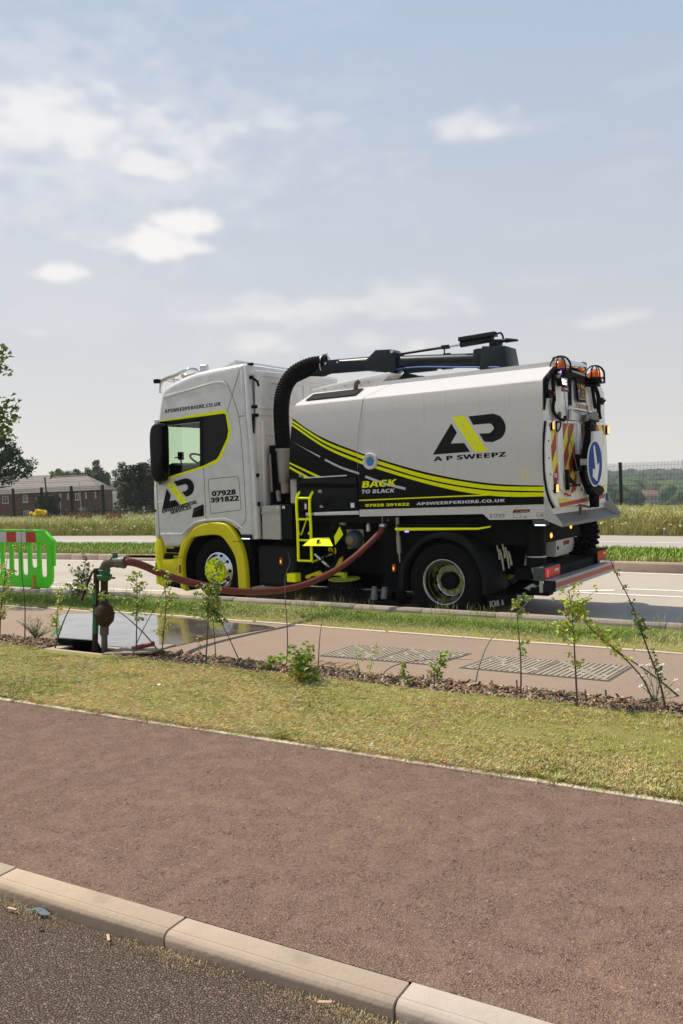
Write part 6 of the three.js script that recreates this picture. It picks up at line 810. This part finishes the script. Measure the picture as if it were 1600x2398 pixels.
function tree(name, label, pos, trunkH, trunkR, blobs, n, size, seed, cols, limbs = []) { blobs = blobs.map(b => [b[0], b[1] - pos[1], ...b.slice(2)]); trunkH -= pos[1] * .8; const t = thing(name, label, 'tree', pos); part(t, 'trunk', [sweep([[0, -.4, 0], [trunkR * .6, trunkH * .5, 0], [0, trunkH, trunkR]], k => trunkR * (1 - .6 * k), 20, 10), ...limbs.map(([a, b, c]) => sweep([a, b, c], k => trunkR * .45 * (1 - .75 * k), 14, 7))], M([.07, .055, .045], .9)); rawPart(t, 'crown', crownGeo(blobs, n, size, seed, cols), darkLeafM); return t; }
const gy = (x, z) => landY(x, z);
// big field maple at the left edge, its lower crown in view
tree('field_maple', 'broad dark green maple at the left edge in front of the red brick house', [-61.5, gy(-61, -47), -46.2], 4, .32, [[0, 3.6, 0, 3.0, 2.2, 2.6], [2.5, 3.6, -.9, 1.5, 1.9, 1.5], [3.9, 3.2, -1.6, 1.2, 1.3, 1.2], [4.9, 3.05, -2.2, 1.0, .95, 1], [2.9, 5.6, -1.0, 1.25, 1.2, 1.2], [3.6, 4.6, -1.5, 1.1, 1.1, 1.1], [.5, 6.2, 0, 2.4, 2, 2.2]], 15000, .2, 41, [[.035, .062, .018], [.075, .115, .03]], [[[0, 2, 0], [1.8, 3.2, -.7], [4.2, 3.6, -1.8]], [[0, 2.4, 0], [1.6, 4.4, -.6], [2.9, 5.8, -1]]]);
// nearer tree outside the frame whose branch tips reach in
{ const t = thing('sycamore', 'leafy branch tips of a sycamore hanging in from the left edge', 'tree', [-15.2, G(-15), -10.2]); const tips = [[-11.75, 3.72, -9.55], [-11.62, 2.95, -9.6], [-11.75, 2.72, -9.5], [-12.3, 3.3, -9.7], [-12.4, 4.3, -9.6], [-12.6, 2.6, -9.6], [-12.5, 5.2, -9.8], [-13.2, 3.9, -10.4], [-13.6, 5.6, -10.5], [-13.2, 4.6, -9.2]].map(p => [p[0] + 15.2, p[1] - G(-15), p[2] + 10.2]);
  part(t, 'trunk', [sweep([[0, -.3, 0], [.08, 1.6, 0], [0, 4.2, .1], [.1, 6.5, 0]], k => .17 * (1 - .75 * k), 24, 10), ...tips.map((p, i) => sweep([[0, 2 + (i % 4) * .7, 0], [p[0] * .5, p[1] * .75 + .7, p[2] * .5], p], k => .035 * (1 - .85 * k), 20, 6))], M([.09, .075, .06], .9));
  const r = RNG(23), L0 = []; for (const p of tips) for (let k = 0; k < 150; k++) { const th = r() * 6.283, q = .32 * Math.cbrt(r()); L0.push([p[0] + q * Math.cos(th) * .8 - .06, p[1] + (r() - .5) * .42, p[2] + q * Math.sin(th), .075 + .06 * r(), mixc([.07, .12, .02], [.24, .32, .03], r()), (r() - .5) * 1.8 + .4, r() * 6.283, (r() - .5) * 1.6]); } for (let k = 0; k < 1500; k++) { const th = r() * 6.283, ph = Math.acos(2 * r() - 1), q = 1.7 * Math.cbrt(r()); L0.push([q * Math.sin(ph) * Math.cos(th) - .4, 5.2 + q * Math.cos(ph) * 1.2, q * Math.sin(ph) * Math.sin(th), .09 + .07 * r(), mixc([.06, .10, .02], [.13, .19, .03], r()), (r() - .5) * 1.8, r() * 6.283, (r() - .5) * 1.6]); }
  rawPart(t, 'crown', leafCloud(L0), leafM); }
tree('leylandii', 'dark dense evergreen block just left of the lorry cab', [-59.6, gy(-59, -64), -64.4], 2.5, .2, [[-.6, 1.2, 0, 1.3, 1.8, 1.3], [.5, 1.5, -.4, 1.3, 2.2, 1.3], [1.5, 1.2, -.7, 1.2, 2.0, 1.2], [0, 2.7, -.2, 1.1, .9, 1], [-.5, .2, .3, 1.3, 1.2, 1.2], [1.4, .2, -.5, 1.2, 1.2, 1.2]], 15000, .19, 42, [[.02, .034, .014], [.045, .07, .022]]);
tree('conifer', 'small pale pyramid conifer in front of the dark evergreen block', [-42.5, gy(-42, -45), -44.9], .8, .06, [[0, .75, 0, .42, .5, .42], [0, 1.2, 0, .28, .45, .28], [0, 1.62, 0, .13, .35, .13]], 1400, .13, 43, [[.05, .075, .03], [.10, .125, .05]]);
tree('birch', 'airy tall birch rising behind the roof, left of the evergreen block', [-118, gy(-118, -117), -117.3], 6, .2, [[0, 3.2, 0, 1.6, 1.9, 1.6], [-1, 2.2, .6, 1.2, 1.8, 1.2], [1.3, 1.6, -.5, 1.3, 2.2, 1.3], [.2, 4.7, 0, 1.0, .9, .9]], 5200, .26, 44, [[.07, .10, .045], [.13, .16, .08]], [[[0, 4, 0], [-.6, 6.4, .3], [-1, 8.4, .6]], [[0, 4, 0], [.8, 6.2, -.3], [1.4, 7.8, -.5]]]);
tree('birch', 'thin twin topped birch above the evergreen block', [-113.6, gy(-113, -119), -119.6], 6, .16, [[0, 4.2, 0, .7, .9, .8], [-.7, 2.4, .4, 1.0, 1.6, 1], [.8, 3.0, -.4, .7, 1.0, .7]], 2600, .26, 45, [[.07, .10, .045], [.13, .16, .08]], [[[0, 4, 0], [-.3, 6, .2], [-.6, 7.6, .4]]]);
tree('lime_tree', 'low yellow green tree behind the left end of the roof', [-123.6, gy(-123, -114), -114], 4, .2, [[0, 2.9, 0, 1.5, 1.1, 1.4], [1.4, 3.0, -.7, 1.0, 1.0, 1.2]], 2600, .28, 46, [[.12, .155, .03], [.2, .24, .05]]);
tree('oak', 'round green tree behind the middle of the roof', [-120.2, gy(-120, -116), -115.8], 4, .25, [[0, 2.7, 0, 1.5, 1.4, 1.5], [1.8, 2.6, -.9, 1.5, 1.4, 1.2]], 3400, .28, 47, [[.045, .075, .02], [.09, .13, .03]]);
tree('hazel', 'grey green rounded shrub in front of the long brick house', [-47, gy(-47, -42), -42.2], 1, .08, [[0, .75, 0, .55, .5, .6], [.4, .6, -.2, .45, .45, .5], [-.4, .5, .2, .4, .45, .45], [0, .1, 0, .7, .5, .6]], 3200, .12, 48, [[.045, .062, .03], [.095, .11, .055]]);
for (const [x, z, h, l] of [[-66, -72, 2.2, 'dark hedge bush at the far right end of the long house'], [-57.0, -66.5, 2.3, 'dark bush half hidden behind the lorry cab']]) tree('hedge_bush', l, [x, gy(x, z), z], 1, .1, [[0, h * .5, 0, 1.3, h * .55, 1.2], [.9, h * .4, -.4, 1.1, h * .45, 1]], 3000, .2, Math.round(-x * 7), [[.03, .05, .02], [.06, .09, .03]]);
// brick houses
{
  const brickM = tex(512, (u, v) => { const row = Math.floor(v * 40), b = u * 14 + (row % 2) * .5, n = hash(Math.floor(b) % 14, row, 3), mort = (v * 40) % 1 < .12 || b % 1 < .05; const k = mort ? 1.25 : .8 + .4 * n; return px(.125 * k, .066 * k, .052 * k); });
  const BR = new THREE.MeshStandardMaterial({ map: brickM, roughness: .9 }), RF = [M([.26, .215, .185], .85), M([.235, .195, .17], .85), M([.28, .235, .20], .85)], UP = M([.72, .72, .70], .5), GL = MP([.05, .06, .07], .08, { clearcoat: 1 });
  // local frame: x along the facade (to the right), z towards the viewer
  const turn = Math.atan2(6.2, 10.9);
  const win = (t, x, y, w, h, bars) => { const f = part(t, 'window', [bb(x - w / 2, x + w / 2, y, y + .07, .0, .07), bb(x - w / 2, x + w / 2, y + h - .07, y + h, 0, .07), bb(x - w / 2, x - w / 2 + .07, y + .07, y + h - .07, 0, .07), bb(x + w / 2 - .07, x + w / 2, y + .07, y + h - .07, 0, .07), ...bars.map(b => bb(x - w / 2 + b * w - .03, x - w / 2 + b * w + .03, y + .07, y + h - .07, 0, .06)), bb(x - w / 2 + .07, x + w / 2 - .07, y + h * .6 - .025, y + h * .6 + .025, 0, .055)], UP); part(f, 'pane', bb(x - w / 2 + .07, x + w / 2 - .07, y + .07, y + h - .07, -.02, .02), GL); part(f, 'sill', bb(x - w / 2 - .06, x + w / 2 + .06, y - .08, y, 0, .12), UP); };
  const slopeTiles = (t, parent, p00, p10, p11, p01, n) => { // courses of tiles between eaves p00-p10 and ridge p01-p11
    for (let i = 0; i < n; i++) { const f0 = i / n, f1 = (i + 1.15) / n, A = p00.clone().lerp(p01, f0), B = p10.clone().lerp(p11, f0), C = p10.clone().lerp(p11, Math.min(1, f1)), D = p00.clone().lerp(p01, Math.min(1, f1)); const nrm = B.clone().sub(A).cross(D.clone().sub(A)).normalize(), up = nrm.clone().multiplyScalar(.06), lo = nrm.clone().multiplyScalar(.02); const v = [A.clone().add(up), B.clone().add(up), C.clone().add(lo), D.clone().add(lo), A.clone().sub(lo), B.clone().sub(lo)]; const g = new THREE.BufferGeometry(), P = []; for (const k of [0, 1, 2, 0, 2, 3, 4, 5, 1, 4, 1, 0]) P.push(v[k].x, v[k].y, v[k].z); g.setAttribute('position', new THREE.Float32BufferAttribute(P, 3)); g.computeVertexNormals(); part(parent, 'tile_course', g, RF[(i * 5) % 3]); } };
  const h1 = thing('brick_house', 'long dark brick house with a hipped grey tiled roof', 'house', [-104.8, -5.05, -89.8], turn); h1.quaternion.premultiply(LEAN);
  const W = 11.5, E = 5.35; part(h1, 'wall', [bb(0, W - .25, 0, E, -7, 0)], BR);
  const rf = part(h1, 'roof', [bb(-.3, W, E - .12, E + .05, -7.3, .35)], M([.2, .17, .15], .9)); const e0 = V(-.3, E + .05, .35), e1 = V(W, E + .05, .35), r0 = V(3.6, E + 2.25, -3.4), r1 = V(8.6, E + 2.25, -3.4), b0 = V(-.3, E + .05, -7.3), b1 = V(W, E + .05, -7.3);
  slopeTiles(h1, rf, e0, e1, r1, r0, 9); slopeTiles(h1, rf, e1, b1, r1.clone(), r1.clone().add(V(0, 0, -.01)), 9); slopeTiles(h1, rf, b0, e0, r0.clone().add(V(0, 0, -.01)), r0.clone(), 9); part(rf, 'ridge_tile', rod([3.6, E + 2.29, -3.4], [8.6, E + 2.29, -3.4], .12), RF[1]); part(rf, 'gutter', [bb(-.3, W, E - .1, E, .36, .46)], MT.black);
  for (const [x, w, h, y, b] of [[.37, .72, 1.05, 4.15, [.33, .66]], [6.62, .22, .85, 4.3, []], [7.95, .55, 1.0, 4.12, [.5]], [9.2, .22, .9, 4.3, []], [10.6, .22, .9, 4.3, []], [5.5, .22, .85, 4.3, []]]) win(h1, x, y, w, h, b);
  win(h1, .45, 1.95, .95, .95, [.33, .66]); win(h1, 3.6, 1.95, .95, .95, [.5]); win(h1, 8.5, 1.95, .95, .95, [.5]);
  const h2 = thing('brick_house', 'lighter red brick house behind the maple at the left edge', 'house', [-105.6, -5.05, -91.0], turn); h2.quaternion.premultiply(LEAN); part(h2, 'wall', [bb(-7, 2.6, 0, 5.35, -7, 0)], new THREE.MeshStandardMaterial({ map: brickM, color: lin(1.25, 1.2, 1.2), roughness: .9 }));
  const rf2 = part(h2, 'roof', bb(-7.3, 2.8, 5.23, 5.4, -7.3, .3), M([.2, .17, .15], .9)); slopeTiles(h2, rf2, V(-7.3, 5.4, .3), V(2.8, 5.4, .3), V(2.8, 8.0, -3.5), V(-7.3, 8.0, -3.5), 9); slopeTiles(h2, rf2, V(2.8, 5.4, -7.3), V(-7.3, 5.4, -7.3), V(-7.3, 8.0, -3.5), V(2.8, 8.0, -3.5), 9); part(h2, 'gable', ex([[-.0, 5.4], [3.7, 8.0], [7.4, 5.4]], -.1, 0).rotateY(Math.PI / 2).translate(2.65, 0, .2), BR);
  win(h2, .9, 4.1, .9, 1.05, [.33, .66]); win(h2, .9, 1.9, .9, 1.0, [.5]); win(h2, -3, 4.1, .9, 1.05, [.5]);
  for (const t of [h1, h2]) t.scale.setScalar(1);
}
// poles, railings and hedge before the houses
const pole = (label, x, z, h, r, m, lean) => { const t = thing('pole', label, 'pole', [x, gy(x, z), z]); part(t, 'shaft', rod([0, -.2, 0], [lean, h, 0], r, r * .8), m); part(t, 'cap', rod([lean, h - .06, 0], [lean + .002, h + .04, 0], r * 1.25), m); return plumb(t); };
pole('dark wooden pole leaning left above the house roof', -70.3, -63.4, 5.0, .09, M([.06, .05, .045], .9), -.32);
pole('tall slim white pole in front of the long house', -67.6, -65.1, 4.4, .055, M([.6, .6, .6], .5), 0);
pole('shorter slim white pole beside the grey green shrub', -69.3, -64.0, 3.0, .05, M([.6, .6, .6], .5), 0);
{ const a = V(-52.5, 0, -46.5), b = V(-44.0, 0, -51.0), t = thing('railing', 'low black railing on a dark wall behind the mesh fence', 'railing', [a.x, gy(a.x, a.z), a.z]), d = b.clone().sub(a), L1 = d.length(), ry = Math.atan2(-d.z, d.x); part(t, 'wall', bb(0, L1, -.3, .75, -.1, .1).rotateY(ry), M([.06, .045, .04], .9)); part(t, 'coping', bb(0, L1, .75, .82, -.14, .14).rotateY(ry), M([.25, .23, .2], .8)); part(t, 'rail', [bb(0, L1, 1.32, 1.36, -.02, .02).rotateY(ry)], MT.black); for (let i = 0; i <= 40; i++) part(t, 'bar', bb(-.012, .012, .8, 1.4, -.012, .012).translate(i / 40 * L1, 0, 0).rotateY(ry), MT.black); }
{ const t = thing('hedge', 'clipped low green hedge behind the black railing', 'hedge', [-52.5, gy(-52, -48), -48.0]); rawPart(t, 'foliage', crownGeo(Array.from({ length: 9 }, (_, i) => [i * 1.05, .95, -i * .53, .8, .5, .6]), 6000, .11, 51, [[.06, .085, .03], [.10, .13, .045]]), darkLeafM); }
// wooded skyline and far field hedges on the right
{
  const crown = seed => { const g = new THREE.IcosahedronGeometry(1, 3), p = g.attributes.position, v = V(); for (let i = 0; i < p.count; i++) { v.fromBufferAttribute(p, i); const k = .78 + .5 * fbm(v.x * 2.2 + seed + 5, v.y * 2.2 + v.z * 1.7 + 9, 4, 0, seed); p.setXYZ(i, v.x * k, v.y * k * (v.y < 0 ? .7 : 1), v.z * k); } g.computeVertexNormals(); return g; };
  const wood = (name, label, n, seed, fn) => field(name, label, 'woodland', crown(seed), M([1, 1, 1], .95), n, seed, r => { const q = fn(r); if (!q) return; const [x, z, s, c] = q; return [x, landY(x, z) - G(x) + s * .45, z, s * (.7 + .6 * r()), c.map(v => v * (.75 + .5 * r())), 0, 0, 1.15]; });
  const polar = (r, d0, d1, a0, a1) => { const d = d0 + (d1 - d0) * r(), a = lerp(a0, a1, r()); return [d * Math.sin(a), -d * Math.cos(a)]; };
  wood('distant_woodland', 'dark wooded hill along the right skyline', 3400, 71, r => { const [x, z] = polar(r, 900, 1700, -.62, .0); return [x, z, 7 + 4 * r(), [.045, .07, .03]]; });
  wood('distant_woodland', 'nearer belt of mixed trees below the wooded hill', 1500, 72, r => { const [x, z] = polar(r, 520, 900, -.55, .0); if (fbm(x * .02, z * .02, 3, 0, 4) < .4) return; return [x, z, 6 + 3 * r(), mixc([.05, .08, .025], [.10, .12, .04], r())]; });
  wood('field_hedge', 'hedgerow trees at the far side of the pale field', 260, 73, r => { const [x, z] = polar(r, 395, 440, -.5, .0); if (fbm(x * .03, 4, 3, 0, 4) < .42) return; return [x, z, 2.5 + 3 * r(), [.05, .08, .025]]; });
  for (const [x, z, y, w, l] of [[-114, -511, -15, 9, 'pink gabled house far off below the wooded hill'], [-99.5, -519, -15.5, 8, 'small white walled house far off at the edge of the pale field'], [-126, -700, -15.2, 12, 'group of pale terraced houses among the far trees']]) { const t = thing('distant_house', l, 'house', [x, landY(x, z) , z], .5); part(t, 'wall', [bb(-w / 2, w / 2, 0, 5.6, -3.5, 3.5), ex([[-3.5, 5.6], [0, 8.4], [3.5, 5.6]], -w / 2, w / 2).rotateY(Math.PI / 2)], M([.55, .42, .36], .9)); part(t, 'roof', [ex([[-4, 5.4], [0, 8.7], [4, 5.4], [4, 5.7], [0, 9.05], [-4, 5.7]], -w / 2 - .3, w / 2 + .3).rotateY(Math.PI / 2)], M([.28, .17, .14], .9)); for (const k of [-.3, .1, .35]) { part(t, 'window', bb(k * w - .5, k * w + .5, 3.4, 4.6, 3.5, 3.56), M([.1, .1, .11], .3)); part(t, 'window', bb(k * w - .5, k * w + .5, 1, 2.2, 3.5, 3.56), M([.1, .1, .11], .3)); } part(t, 'chimney', bb(w * .3, w * .3 + .8, 7.6, 10, -.4, .4), M([.3, .15, .11], .9)); }
}
renderer.render(scene, camera);
